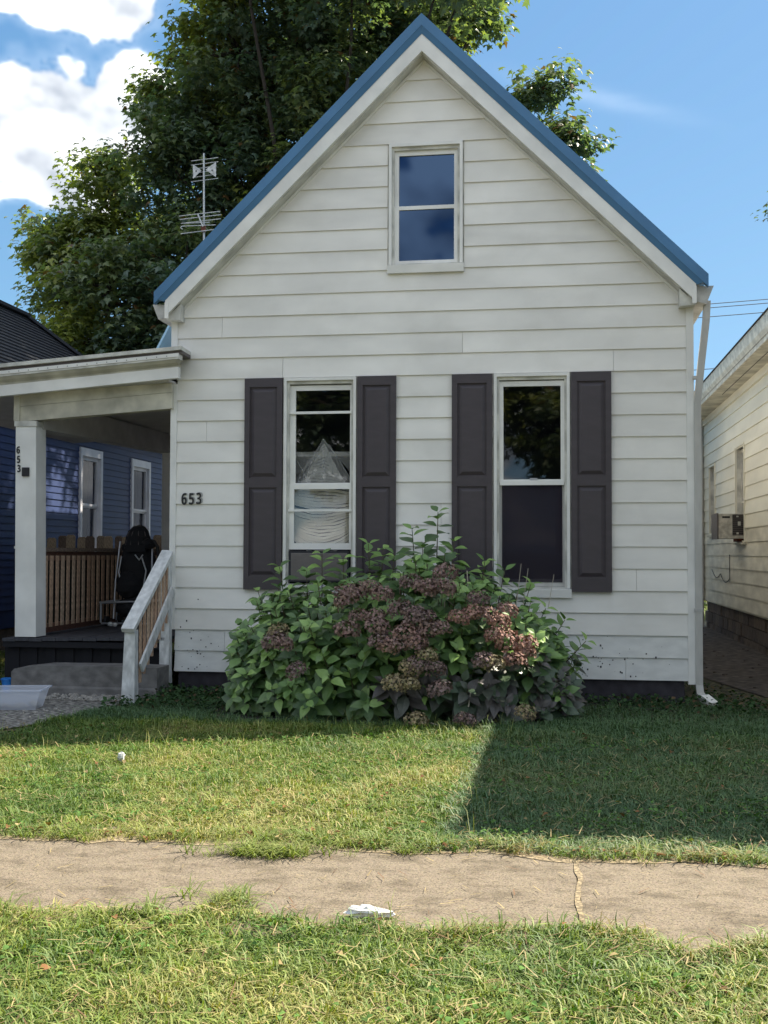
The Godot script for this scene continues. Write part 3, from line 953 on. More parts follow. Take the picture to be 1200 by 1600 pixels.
func make_porch(h: Node) -> void:
	# roof: layers of a sloping front edge, carried back over the porch
	var p := func(x: float, left: float, right: float) -> float: return lerpf(left, right, (x + 1.66) / 1.86)
	var layers := [["drip_edge", 3.205, 3.338, 0.036, 0.335, M.white_old], ["fascia_gap", 3.168, 3.30, 0.032, 0.30, M.ac_brown], ["nail_strip", 3.135, 3.272, 0.034, 0.325, M.white], ["bed_mould", 3.10, 3.238, 0.02, 0.318, M.white_old]]
	var xl := -2.9
	var xr := 0.145
	for l in layers:
		var b := MB.new()
		var a: float = p.call(xl, l[1], l[2])
		var c: float = p.call(xr, l[1], l[2])
		b.hexa([V(xl, a - l[3], -4.2), V(xl, a - l[3], l[4]), V(xl, a, l[4]), V(xl, a, -4.2), V(-0.02, c - l[3], -4.2), V(xr, c - l[3], l[4]), V(xr, c, l[4]), V(-0.02, c, -4.2)])
		if l[0] != "drip_edge" and l[0] != "fascia_gap":
			b = MB.new()
			b.hexa([V(xl, a - l[3], 0.2), V(xl, a - l[3], l[4]), V(xl, a, l[4]), V(xl, a, 0.2), V(xr - 0.03, c - l[3], 0.2), V(xr - 0.03, c - l[3], l[4]), V(xr - 0.03, c, l[4]), V(xr - 0.03, c, 0.2)])
		obj("porch_roof" if l[0] == "drip_edge" else l[0], b, l[5], h)
	var crown := MB.new()   # hollow moulding that leans back to the fascia
	var prof := [[0.0, 0.312], [-0.03, 0.285], [-0.05, 0.258], [-0.075, 0.243]]
	for i in 3:
		var a0: float = p.call(xl, 3.08, 3.218); var c0: float = p.call(xr - 0.04, 3.08, 3.218)
		crown.hexa([V(xl, a0 + prof[i][0], 0.2), V(xl, a0 + prof[i + 1][0], 0.2), V(xl, a0 + prof[i + 1][0], prof[i + 1][1]), V(xl, a0 + prof[i][0], prof[i][1]),
			V(xr - 0.04, c0 + prof[i][0], 0.2), V(xr - 0.07, c0 + prof[i + 1][0], 0.2), V(xr - 0.07, c0 + prof[i + 1][0], prof[i + 1][1]), V(xr - 0.04, c0 + prof[i][0], prof[i][1])])
	obj("crown_moulding", crown, M.cream_trim, h)
	var fa := MB.new()
	var fa0: float = p.call(xl, 3.0, 3.148); var fa1: float = p.call(xr - 0.05, 3.0, 3.148)
	fa.hexa([V(xl, fa0 - 0.1, 0.2), V(xl, fa0 - 0.1, 0.262), V(xl, fa0 + 0.006, 0.262), V(xl, fa0 + 0.006, 0.2), V(xr - 0.05, fa1 - 0.1, 0.2), V(xr - 0.05, fa1 - 0.1, 0.262), V(xr - 0.05, fa1 + 0.006, 0.262), V(xr - 0.05, fa1 + 0.006, 0.2)])
	obj("fascia", fa, M.white, h)
	for i in 18:
		var x := -1.7 + i * 0.1
		var y: float = p.call(x, 3.135, 3.272) - 0.018
		bx("nail_head", V(x - 0.0035, y - 0.0035, 0.325), V(x + 0.0035, y + 0.0035, 0.328), M.dark, h)
	# soffit, beams, ceiling, posts
	var sf := MB.new()
	sf.hexa([V(xl, 2.87, -4.1), V(xl, 2.87, 0.2), V(-0.02, 3.02, 0.2), V(-0.02, 3.02, -4.1), V(xl, 2.89, -4.1), V(xl, 2.89, 0.2), V(-0.02, 3.04, 0.2), V(-0.02, 3.04, -4.1)])
	obj("porch_ceiling", sf, M.porch_ceiling, h)
	var fbm := MB.new()
	fbm.hexa([V(-1.6, 2.815, -0.04), V(-1.6, 2.815, 0.085), V(-1.6, 2.95, 0.085), V(-1.6, 2.95, -0.04), V(-0.03, 2.93, -0.04), V(-0.03, 2.93, 0.085), V(-0.03, 3.02, 0.085), V(-0.03, 3.02, -0.04)])
	obj("porch_beam", fbm, M.cream_trim, h)
	fbm = MB.new()
	fbm.hexa([V(-1.6, 2.665, -0.04), V(-1.6, 2.665, 0.079), V(-1.6, 2.813, 0.079), V(-1.6, 2.813, -0.04), V(-0.03, 2.772, -0.04), V(-0.03, 2.772, 0.079), V(-0.03, 2.928, 0.079), V(-0.03, 2.928, -0.04)])
	obj("porch_beam", fbm, M.cream_trim, h)
	bx("beam_cap", V(-1.662, 2.67, -0.05), V(-1.60, 2.95, 0.095), M.cream_trim, h)
	var sb := MB.new()
	sb.hexa([V(-1.62, 2.60, -0.06), V(-1.42, 2.60, -0.06), V(-1.42, 2.9, -0.06), V(-1.62, 2.9, -0.06), V(-1.62, 2.71, -4.05), V(-1.42, 2.71, -4.05), V(-1.42, 2.95, -4.05), V(-1.62, 2.95, -4.05)])
	obj("porch_beam", sb, M.porch_ceiling, h)
	var rb := MB.new()
	rb.beam(V(-1.6, 2.8, -3.98), V(0, 2.88, -3.98), Vector3.BACK, 0.12, 0.2)
	obj("porch_beam", rb, M.porch_ceiling, h)
	var post := MB.new()
	post.hexa([V(-1.622, 0.53, -0.14), V(-1.402, 0.53, -0.14), V(-1.402, 0.53, 0.08), V(-1.622, 0.53, 0.08), V(-1.645, 2.63, -0.14), V(-1.432, 2.63, -0.14), V(-1.432, 2.63, 0.08), V(-1.645, 2.63, 0.08)])
	var po := obj("porch_post", post, M.white, h)
	var cap := MB.new()
	cap.box(V(-1.655, 2.615, -0.155), V(-1.422, 2.668, 0.092))
	obj("post_cap", cap, M.white_old, po)
	for i in 3:
		digit("653"[i], 0.070, po, V(-1.614 + 0.006 * i, 2.378 - i * 0.092, 0.086), M.black, 0.72, 0.006)
	bx("doorbell", V(-1.565, 2.118, 0.078), V(-1.493, 2.205, 0.10), M.black, po)
	bx("porch_post", V(-1.55, 0.53, -4.02), V(-1.44, 2.72, -3.9), M.white, h)
	bx("side_post", V(-1.70, 0.53, -0.2), V(-1.65, 1.40, -0.12), M.white, h)
	bx("side_post_cap", V(-1.735, 1.40, -0.22), V(-1.645, 1.425, -0.10), M.white, h)
	# deck
	for i in 12:
		var x0 := -1.74 + i * 0.14
		var b := MB.new()
		var y: float = 0.516 + 0.0026 * i + [0.0, 0.003, -0.002, 0.001][i % 4]
		b.box(V(x0, y - 0.03, -4.05), V(x0 + 0.134, y, 0.11))
		obj("deck_board", b, M.deck, h)
	bx("deck_rim", V(-1.74, 0.43, 0.05), V(-0.06, 0.487, 0.095), M.skirt, h)
	bx("deck_skirt", V(-1.74, -0.02, -0.02), V(-0.06, 0.43, 0.01), M.skirt, h)
	bx("deck_skirt", V(-1.76, -0.02, -4.05), V(-1.74, 0.49, 0.01), M.skirt, h)
	for i in 9:
		bx("skirt_slat", V(-1.7 + i * 0.19, 0.0, 0.012), V(-1.60 + i * 0.19, 0.42, 0.03), M.skirt, h)

# ------------------------------------------------------------------ porch surroundings
func make_porch_things() -> void:
	var st := MB.new()
	st.prism(PackedVector2Array([Vector2(-1.47, -0.05), Vector2(-0.02, -0.05), Vector2(-0.02, 0.285), Vector2(-0.3, 0.292), Vector2(-0.9, 0.290), Vector2(-1.18, 0.288), Vector2(-1.30, 0.272), Vector2(-1.44, 0.255), Vector2(-1.47, 0.225)]), Transform3D(Basis(), V(0, 0, 0.115)), 0.33)
	st.hexa([V(-1.47, -0.05, 0.445), V(-0.02, -0.05, 0.445), V(-0.02, -0.05, 0.475), V(-1.47, -0.05, 0.475), V(-1.47, 0.1, 0.445), V(-0.02, 0.1, 0.445), V(-0.02, 0.08, 0.46), V(-1.47, 0.08, 0.46)])
	tag(obj("concrete_step", st, M.concrete), "worn grey concrete step in front of the porch", "step")
	# brown railing with pale balusters along the far side of the porch
	var r := thing("porch_railing", "brown wooden railing with pale cedar balusters along the porch side", "railing")
	var b := MB.new()
	b.box(V(-1.515, 1.28, -4.0), V(-1.475, 1.372, -0.14))
	obj("top_rail", b, M.rail_brown, r)
	bx("rail_cap", V(-1.56, 1.374, -4.0), V(-1.44, 1.412, -0.14), M.rail_cap, r)
	bx("bottom_rail", V(-1.515, 0.545, -4.0), V(-1.475, 0.635, -0.14), M.rail_brown, r)
	bx("shade_sheet", V(-1.56, 0.56, -4.0), V(-1.545, 1.30, -0.14), M.gap, r)  # dark sheet added so the gaps between balusters look shaded
	rng.seed = 17
	for i in 28:
		var z := -0.26 - i * 0.134 + rng.randf_range(-0.01, 0.01)
		var t := rng.randf_range(-0.006, 0.006)
		var q := MB.new()
		q.beam(V(-1.469, 0.60, z), V(-1.469, 1.33, z + t), Vector3.BACK, rng.randf_range(0.056, 0.068), 0.012)
		obj("baluster", q, M.cedar[rng.randi() % 3], r)
	# white handrail beside the step
	var hr := thing("stair_handrail", "peeling white wooden handrail with bare wood balusters beside the concrete step", "railing")
	var fp := MB.new()
	fp.hexa([V(-0.172, -0.03, 0.85), V(-0.045, -0.03, 0.85), V(-0.045, -0.03, 0.95), V(-0.172, -0.03, 0.95), V(-0.15, 0.665, 0.85), V(-0.055, 0.672, 0.85), V(-0.055, 0.672, 0.93), V(-0.15, 0.665, 0.93)])
	obj("post", fp, M.old_paint, hr)
	var up := MB.new()
	up.hexa([V(-0.118, 0.03, 0.02), V(-0.02, 0.03, 0.02), V(-0.02, 0.03, 0.11), V(-0.118, 0.03, 0.11), V(-0.125, 1.31, 0.02), V(-0.035, 1.31, 0.02), V(-0.035, 1.31, 0.11), V(-0.125, 1.31, 0.11)])
	obj("post", up, M.old_paint, hr)
	var top := MB.new()
	top.beam(V(-0.103, 0.672, 0.975), V(-0.083, 1.375, -0.01), Vector3.RIGHT, 0.12, 0.042)
	obj("top_rail", top, M.old_paint, hr)
	var lowr := MB.new()
	lowr.beam(V(-0.018, 0.33, 0.86), V(-0.012, 1.0, 0.05), Vector3.RIGHT, 0.022, 0.10)
	obj("lower_rail", lowr, M.old_paint, hr)
	for i in 8:
		var z := 0.80 - i * 0.098
		var yy := 0.70 + (0.93 - z) * 0.715
		var q := MB.new()
		q.beam(V(-0.050, yy - 0.60, z), V(-0.050, yy - 0.03, z + 0.004), Vector3.BACK, 0.034, 0.018)
		obj("baluster", q, M.cedar[i % 3], hr)
	# pushchair on the porch
	var pc := thing("pushchair", "black hooded pushchair with silver frame standing on the porch", "pushchair", "", V(-1.02, 0.54, -1.75))
	var nz := FastNoiseLite.new()
	nz.frequency = 0.02
	nz.seed = 4
	var hood := MB.new()
	var prof := [[1.14, 0.02, 0.0], [1.12, 0.07, 0.01], [1.07, 0.115, 0.02], [1.0, 0.14, 0.03], [0.93, 0.15, 0.03], [0.86, 0.16, 0.02]]
	for i in prof.size() - 1:
		for k in 14:
			var q := []
			for m in [[i, k], [i, k + 1], [i + 1, k + 1], [i + 1, k]]:
				var a: float = TAU * m[1] / 14
				var l: Array = prof[m[0]]
				q.append(V(-0.02 + l[1] * cos(a) * (1.0 + 0.06 * sin(a * 5)), l[0], l[2] + l[1] * 0.9 * sin(a)))
			hood.away(q[0], q[1], q[2], V(-0.02, 0.9, 0)); hood.away(q[0], q[2], q[3], V(-0.02, 0.9, 0))
	obj("hood", hood, M.cloth, pc)
	var body := MB.new()
	body.blob(V(-0.02, 0.66, 0.03), V(0.21, 0.30, 0.15), nz, 0.16, 10, 16)
	body.blob(V(-0.08, 0.46, 0.10), V(0.17, 0.17, 0.18), nz, 0.2, 8, 12)
	body.blob(V(-0.16, 0.88, 0.0), V(0.07, 0.06, 0.1), nz, 0.2, 6, 10)
	obj("seat", body, M.cloth, pc)
	var bag := MB.new()
	bag.blob(V(-0.0, 0.20, 0.12), V(0.24, 0.12, 0.2), nz, 0.2, 8, 14)
	obj("basket", bag, M.cloth, pc)
	var hd := MB.new()
	hd.tube([V(0.02, 0.92, 0.12), V(0.12, 0.965, 0.12), V(0.2, 0.95, 0.12), V(0.235, 0.89, 0.11), V(0.245, 0.78, 0.10), V(0.25, 0.6, 0.08), V(0.22, 0.38, 0.04)], [0.02, 0.021, 0.021, 0.02, 0.018, 0.016, 0.014], 8)
	obj("handle", hd, M.black, pc)
	bx("cup_holder", V(-0.12, 0.83, 0.13), V(0.12, 0.91, 0.19), M.cloth, pc)
	var cap := MB.new()
	cap.blob(V(0.14, 0.92, 0.12), V(0.08, 0.06, 0.08), nz, 0.2, 6, 10)
	obj("pouch", cap, M.cloth, pc)
	var fr := MB.new()
	for zz in [0.30, -0.16]:
		fr.tube([V(-0.36, 0.26, zz), V(0.0, 0.275, zz), V(0.26, 0.265, zz)], [0.014, 0.014, 0.014], 8)
		fr.tube([V(-0.35, 0.265, zz), V(-0.35, 0.04, zz)], [0.013, 0.013], 8)
		fr.tube([V(-0.34, 0.03, zz), V(0.22, 0.035, zz)], [0.011, 0.011], 8)
	fr.tube([V(-0.36, 0.265, 0.30), V(-0.36, 0.265, -0.16)], [0.012, 0.012], 8)
	fr.tube([V(0.24, 0.27, 0.28), V(0.2, 0.62, 0.05)], [0.012, 0.012], 8)
	obj("frame", fr, M.steel, pc)
	for s in [-1, 1]:   # side tubes of the folded frame
		fr = MB.new()
		fr.tube([V(0.2 * s - 0.02, 0.08, 0.25), V(0.215 * s - 0.02, 0.5, 0.17), V(0.19 * s - 0.02, 0.95, 0.10)], [0.011, 0.011, 0.011], 8)
		obj("frame_tube", fr, M.steel, pc)
	var seam := MB.new()
	for k in 4:
		var a := -0.9 + k * 0.6
		seam.tube([V(-0.02 + 0.03 * sin(a), 1.135, 0.02 + 0.03 * cos(a)), V(-0.02 + 0.125 * sin(a), 1.05, 0.02 + 0.118 * cos(a)), V(-0.02 + 0.165 * sin(a), 0.87, 0.02 + 0.15 * cos(a))], [0.004, 0.005, 0.005], 5)
	obj("hood_piping", seam, M.ac_brown, pc)
	var straps := MB.new()
	for s in [[V(-0.17, 0.78, 0.16), V(-0.19, 0.6, 0.19), V(-0.13, 0.42, 0.22)], [V(0.07, 0.78, 0.17), V(0.13, 0.62, 0.18), V(0.11, 0.45, 0.2)], [V(0.0, 0.80, 0.185), V(0.05, 0.74, 0.19), V(0.09, 0.80, 0.18)]]:
		straps.tube(s, [0.008, 0.010, 0.008], 6)
	obj("strap", straps, M.steel, pc)
	for s in [[-0.30, 0.27], [0.2, 0.27], [-0.30, -0.14], [0.2, -0.14]]:
		var wh := MB.new()
		wh.tube([V(s[0] - 0.014, 0.055, s[1] - 0.02), V(s[0] + 0.014, 0.055, s[1] - 0.02)], [0.055, 0.055], 14)
		obj("wheel", wh, M.black, pc)
	var pp := MB.new()
	nz.frequency = 0.03
	pp.blob(V(-1.16, 0.58, -1.22), V(0.035, 0.022, 0.03), nz, 0.7, 6, 8)
	pp.blob(V(-1.1, 0.575, -1.2), V(0.03, 0.018, 0.025), nz, 0.7, 6, 8)
	tag(obj("paper_scrap", pp, M.paper), "crumpled pale paper scrap on the porch deck below the pushchair", "litter")
	# dog-eared fence across the side yard behind the porch
	var fe := thing("picket_fence", "brown and tan dog eared wooden fence between the porch and the blue house", "fence")
	bx("rail", V(-3.86, 1.28, -5.36), V(-0.06, 1.37, -5.322), M.picket[1], fe)
	bx("rail", V(-3.86, 0.4, -5.36), V(-0.06, 0.49, -5.322), M.picket[1], fe)
	rng.seed = 23
	var x := -3.84
	var i := 0
	while x < -0.1:
		var w := rng.randf_range(0.125, 0.142)
		var hgt := 1.60 + rng.randf_range(-0.02, 0.03) + (0.05 if x > -2.0 else 0.0)
		var q := MB.new()
		q.prism(PackedVector2Array([Vector2(x, 0.05), Vector2(x + w, 0.05), Vector2(x + w, hgt - 0.028), Vector2(x + w - 0.026, hgt), Vector2(x + 0.026, hgt), Vector2(x, hgt - 0.028)]), Transform3D(Basis(), V(0, 0, -5.32 if i % 2 == 0 or x > -1.6 else -5.382)), 0.018)
		obj("picket", q, M.picket[[0, 1, 0, 0, 1, 2][i % 6] if x < -1.7 else [2, 0, 2][i % 3]], fe)
		x += w + (0.012 if x < -1.8 else 0.006)
		i += 1
	# television aerial on a tall mast behind the porch
	var an := thing("television_aerial", "grey television aerial with bow tie panels and rods on a mast left of the roof", "aerial", "", V(-1.72, 0, -6.2))
	var ma := MB.new()
	ma.tube([V(0.03, 0, 0), V(0.01, 4, 0), V(-0.03, 7.62, 0)], [0.022, 0.02, 0.014], 8)
	obj("mast", ma, M.alu, an)
	for k in 6:
		var rod := MB.new()
		var y := 7.55 - k * 0.066
		var w := 0.215 if k in [0, 1, 5] else 0.19
		rod.tube([V(-0.04 - w, y - 0.02, -0.06), V(-0.03 + w, y + 0.015, -0.06)], [0.006, 0.006], 6)
		obj("reflector_rod", rod, M.alu, an)
	for s in [-1, 1]:
		var bow := MB.new()
		bow.prism(PackedVector2Array([Vector2(s * 0.02, 7.36), Vector2(s * 0.19, 7.475), Vector2(s * 0.19, 7.235)]) if s > 0 else PackedVector2Array([Vector2(-0.045, 7.35), Vector2(-0.18, 7.225), Vector2(-0.185, 7.455)]), Transform3D(Basis(), V(-0.02, 0, 0.0)), 0.004)
		obj("bow_tie", bow, M.alu, an)
		bx("stud", V(s * 0.13 - 0.03, 7.335, 0.004), V(s * 0.13 - 0.012, 7.353, 0.012), M.black, an)
	for k in 6:
		var rod := MB.new()
		var y: float = [6.655, 6.595, 6.525, 6.47, 6.42, 6.345][k]
		var l: float = [0.42, 0.40, 0.37, 0.30, 0.34, 0.35][k]
		var rr: float = [0.25, 0.27, 0.27, 0.1, 0.2, 0.22][k]
		rod.tube([V(-l, y - (0.02 if k < 3 or k == 5 else -0.03), 0.02 + k * 0.02), V(rr, y + 0.03, 0.02 + k * 0.02)], [0.007, 0.007], 6)
		obj("rod", rod, M.alu, an)
	var bo := MB.new()
	bo.tube([V(-0.10, 6.64, 0.05), V(-0.01, 6.44, 0.08)], [0.013, 0.013], 6)
	bo.tube([V(-0.34, 6.45, 0.1), V(-0.365, 6.43, 0.1), V(-0.33, 6.40, 0.1)], [0.008, 0.008, 0.008], 6)
	obj("boom", bo, M.alu, an)
	bx("clamp", V(-0.05, 6.37, 0.0), V(0.015, 6.47, 0.05), M.rust, an)
	# plastic tub and toys
	var tub := thing("plastic_tub", "clear plastic storage tub with scraps inside on the front walk", "tub", "", V(-0.98, 0.012, 1.32))
	tub.rotation.y = 0.2
	var tb := MB.new()
	var lo := [V(-0.2, 0, -0.13), V(0.2, 0, -0.13), V(0.2, 0, 0.13), V(-0.2, 0, 0.13)]
	var hi := [V(-0.25, 0.17, -0.17), V(0.25, 0.17, -0.17), V(0.25, 0.17, 0.17), V(-0.25, 0.17, 0.17)]
	for k in 4:
		var k2 := (k + 1) % 4
		tb.away(lo[k], lo[k2], hi[k2], V(0, 0.1, 0)); tb.away(lo[k], hi[k2], hi[k], V(0, 0.1, 0))
	tb.away(lo[0], lo[1], lo[2], V(0, 1, 0)); tb.away(lo[0], lo[2], lo[3], V(0, 1, 0))
	obj("wall", tb, M.tub, tub)
	var rim_ := MB.new()
	for k in 4:
		rim_.beam(hi[k] * V(1.03, 1, 1.04), hi[(k + 1) % 4] * V(1.03, 1, 1.04), Vector3.UP, 0.012, 0.022)
	obj("rim", rim_, M.tub, tub)
	var scr := MB.new()
	rng.seed = 8
	for k in 16:
		var s := rng.randf_range(0.012, 0.035)
		scr.blob(V(rng.randf_range(-0.16, 0.16), 0.01 + s * 0.6, rng.randf_range(-0.1, 0.1)), V(s * 1.4, s * 0.8, s), nz, 0.6, 5, 7)
	obj("contents", scr, M.rubble, tub)
	var cone := thing("toy_cone", "orange cone shaped toy left of the concrete step", "toy", "", V(-1.74, 0.012, 0.42))
	var cm := MB.new()
	cm.tube([V(0, 0.012, 0), V(0, 0.02, 0), V(0, 0.17, 0), V(0, 0.2, 0)], [0.10, 0.09, 0.045, 0.03], 18)
	obj("body", cm, M.orange, cone)
	var pail := thing("toy_bucket", "small blue plastic bucket between the orange cone and the step", "bucket", "", V(-1.57, 0.012, 0.30))
	var pm := MB.new()
	pm.tube([V(0, 0.0, 0), V(0, 0.12, 0), V(0, 0.12, 0), V(0, 0.135, 0)], [0.05, 0.065, 0.072, 0.072], 18)
	obj("body", pm, M.toy_blue, pail)
	# litter
	nz.frequency = 0.025
	var pa := MB.new()
	pa.blob(V(2.945, 0.036, 6.37), V(0.072, 0.02, 0.032), nz, 0.75, 9, 14)
	pa.blob(V(3.005, 0.03, 6.365), V(0.045, 0.013, 0.022), nz, 0.8, 7, 10)
	tag(obj("crumpled_paper", pa, M.paper), "crumpled white paper on the near edge of the pavement", "litter")
	var pb := MB.new()
	pb.blob(V(0.89, 0.055, 3.6), V(0.024, 0.03, 0.02), nz, 0.75, 7, 9)
	tag(obj("crumpled_paper", pb, M.paper), "small white scrap of paper in the sunlit lawn", "litter")

# a wall in pieces round openings [a, b, y0, y1]; a runs along -z, x0 to x1 is its thickness
func pierced(x0: float, x1: float, a0: float, a1: float, y0: float, y1: float, holes: Array) -> MB:
	var b := MB.new()
	var at := a0
	for q in holes:
		b.box(V(x0, y0, -q[0]), V(x1, y1, -at))
		b.box(V(x0, y0, -q[1]), V(x1, q[2], -q[0]))
		b.box(V(x0, q[3], -q[1]), V(x1, y1, -q[0]))
		at = q[1]
	b.box(V(x0, y0, -a1), V(x1, y1, -at))
	return b

# ------------------------------------------------------------------ the blue house
func make_blue_house() -> void:
	var h := thing("house", "dark blue sided house with grey shingle roof left of the porch", "house")
	obj("wall", pierced(-4.12, -3.906, -3.5, 11.0, 0.3, 3.38, [[1.02, 1.88, 1.27, 3.03], [6.55, 7.40, 1.27, 3.03], [8.78, 9.68, 1.27, 3.05]]), M.blue_siding[1], h)
	bx("wall", V(-8.2, 0.3, -11.0), V(-4.6, 3.38, 3.5), M.blue_siding[1], h)
	bx("wall", V(-4.6, 0.3, -11.0), V(-4.12, 3.38, -10.9), M.blue_siding[1], h)
	bx("wall", V(-4.6, 0.3, 3.4), V(-4.12, 3.38, 3.5), M.blue_siding[1], h)
	bx("foundation", V(-8.15, -0.05, -10.95), V(-3.94, 0.55, 3.45), M.block[2], h)
	rng.seed = 41
	var holes := [[6.53, 7.42, 1.25, 3.05], [8.76, 9.70, 1.25, 3.08], [1.0, 1.9, 1.25, 3.05]]
	clad(h, "siding_board", V(-3.9, 0, 0), Vector3.FORWARD, Vector3.RIGHT, -3.5, 11.0, 0.55, 3.36, 0.1016, holes, M.blue_siding, null, 0, 0.016)
	for w in [[6.53, 7.42], [8.76, 9.70], [1.0, 1.9]]:
		var n := Node3D.new()
		n.name = "window"
		n.transform = Transform3D(Basis(Vector3.UP, PI / 2), V(-3.9, 0, 0))   # local x runs along -z, local z out of the wall
		h.add_child(n, true)
		var top: float = 3.06
		obj("casing", frame_bars(w[0], w[1], 1.25, top, -0.05, 0.045, 0.075, 0.075, 0.13, 0.08), M.blue_trim, n)
		obj("sash", frame_bars(w[0] + 0.08, w[1] - 0.08, 2.12, top - 0.13, -0.05, 0.0, 0.05, 0.05, 0.06, 0.04), M.blue_trim, n)
		obj("sash", frame_bars(w[0] + 0.08, w[1] - 0.08, 1.33, 2.12, -0.07, -0.02, 0.05, 0.05, 0.03, 0.05), M.blue_trim, n)
		bx("pane", V(w[0] + 0.1, 2.14, -0.03), V(w[1] - 0.1, top - 0.17, -0.027), M.dim_glass, n)
		bx("pane", V(w[0] + 0.1, 1.36, -0.05), V(w[1] - 0.1, 2.12, -0.047), M.dim_glass, n)
		bx("curtain", V(w[0] + 0.05, 1.3, -0.19), V(w[0] + 0.24, 3.0, -0.17), M.room, n)
	bx("frieze_board", V(-3.9, 3.30, -11.0), V(-3.86, 3.4, 3.5), M.blue_trim, h)
	bx("soffit", V(-8.5, 3.40, -11.35), V(-3.58, 3.43, 3.85), M.blue_trim, h)
	bx("eave_board", V(-3.6, 3.43, -11.35), V(-3.565, 3.56, 3.85), M.blue_trim, h)
	# hipped roof: courses of shingle, stepping down to the eaves
	var e0 := V(-3.5, 3.52, -11.4); var e1 := V(-3.5, 3.52, 3.9); var f0 := V(-8.58, 3.52, -11.4); var f1 := V(-8.58, 3.52, 3.9)
	var r0 := V(-6.04, 5.72, -8.9); var r1 := V(-6.04, 5.72, 1.4)
	var sh := MB.new()
	for face in [[e0, e1, r1, r0], [f1, f0, r0, r1], [f0, e0, r0, r0], [e1, f1, r1, r1]]:
		var rows := 24
		var nrm: Vector3 = (face[1] - face[0]).cross(face[2] - face[0]).normalized()
		if nrm.y < 0: nrm = -nrm
		for k in rows:
			var t0 := float(k) / rows
			var t1 := float(k + 1) / rows
			var a: Vector3 = face[0].lerp(face[3], t0); var b: Vector3 = face[1].lerp(face[2], t0)
			var c: Vector3 = face[1].lerp(face[2], t1); var d: Vector3 = face[0].lerp(face[3], t1)
			sh.hexa([a, b, c, d, a + nrm * 0.03, b + nrm * 0.03, c + nrm * 0.008, d + nrm * 0.008])
	obj("roof", sh, M.shingle, h)
	var rc := MB.new()
	rc.beam(r0 + V(0, 0.03, 0), r1 + V(0, 0.03, 0), Vector3.RIGHT, 0.26, 0.06)
	for q in [[r0, e0], [r0, f0], [r1, e1], [r1, f1]]:
		rc.beam(q[0] + V(0, 0.03, 0), q[1] + V(0, 0.03, 0), Vector3.UP.cross(q[1] - q[0]), 0.26, 0.05)
	obj("ridge_cap", rc, M.shingle, h)

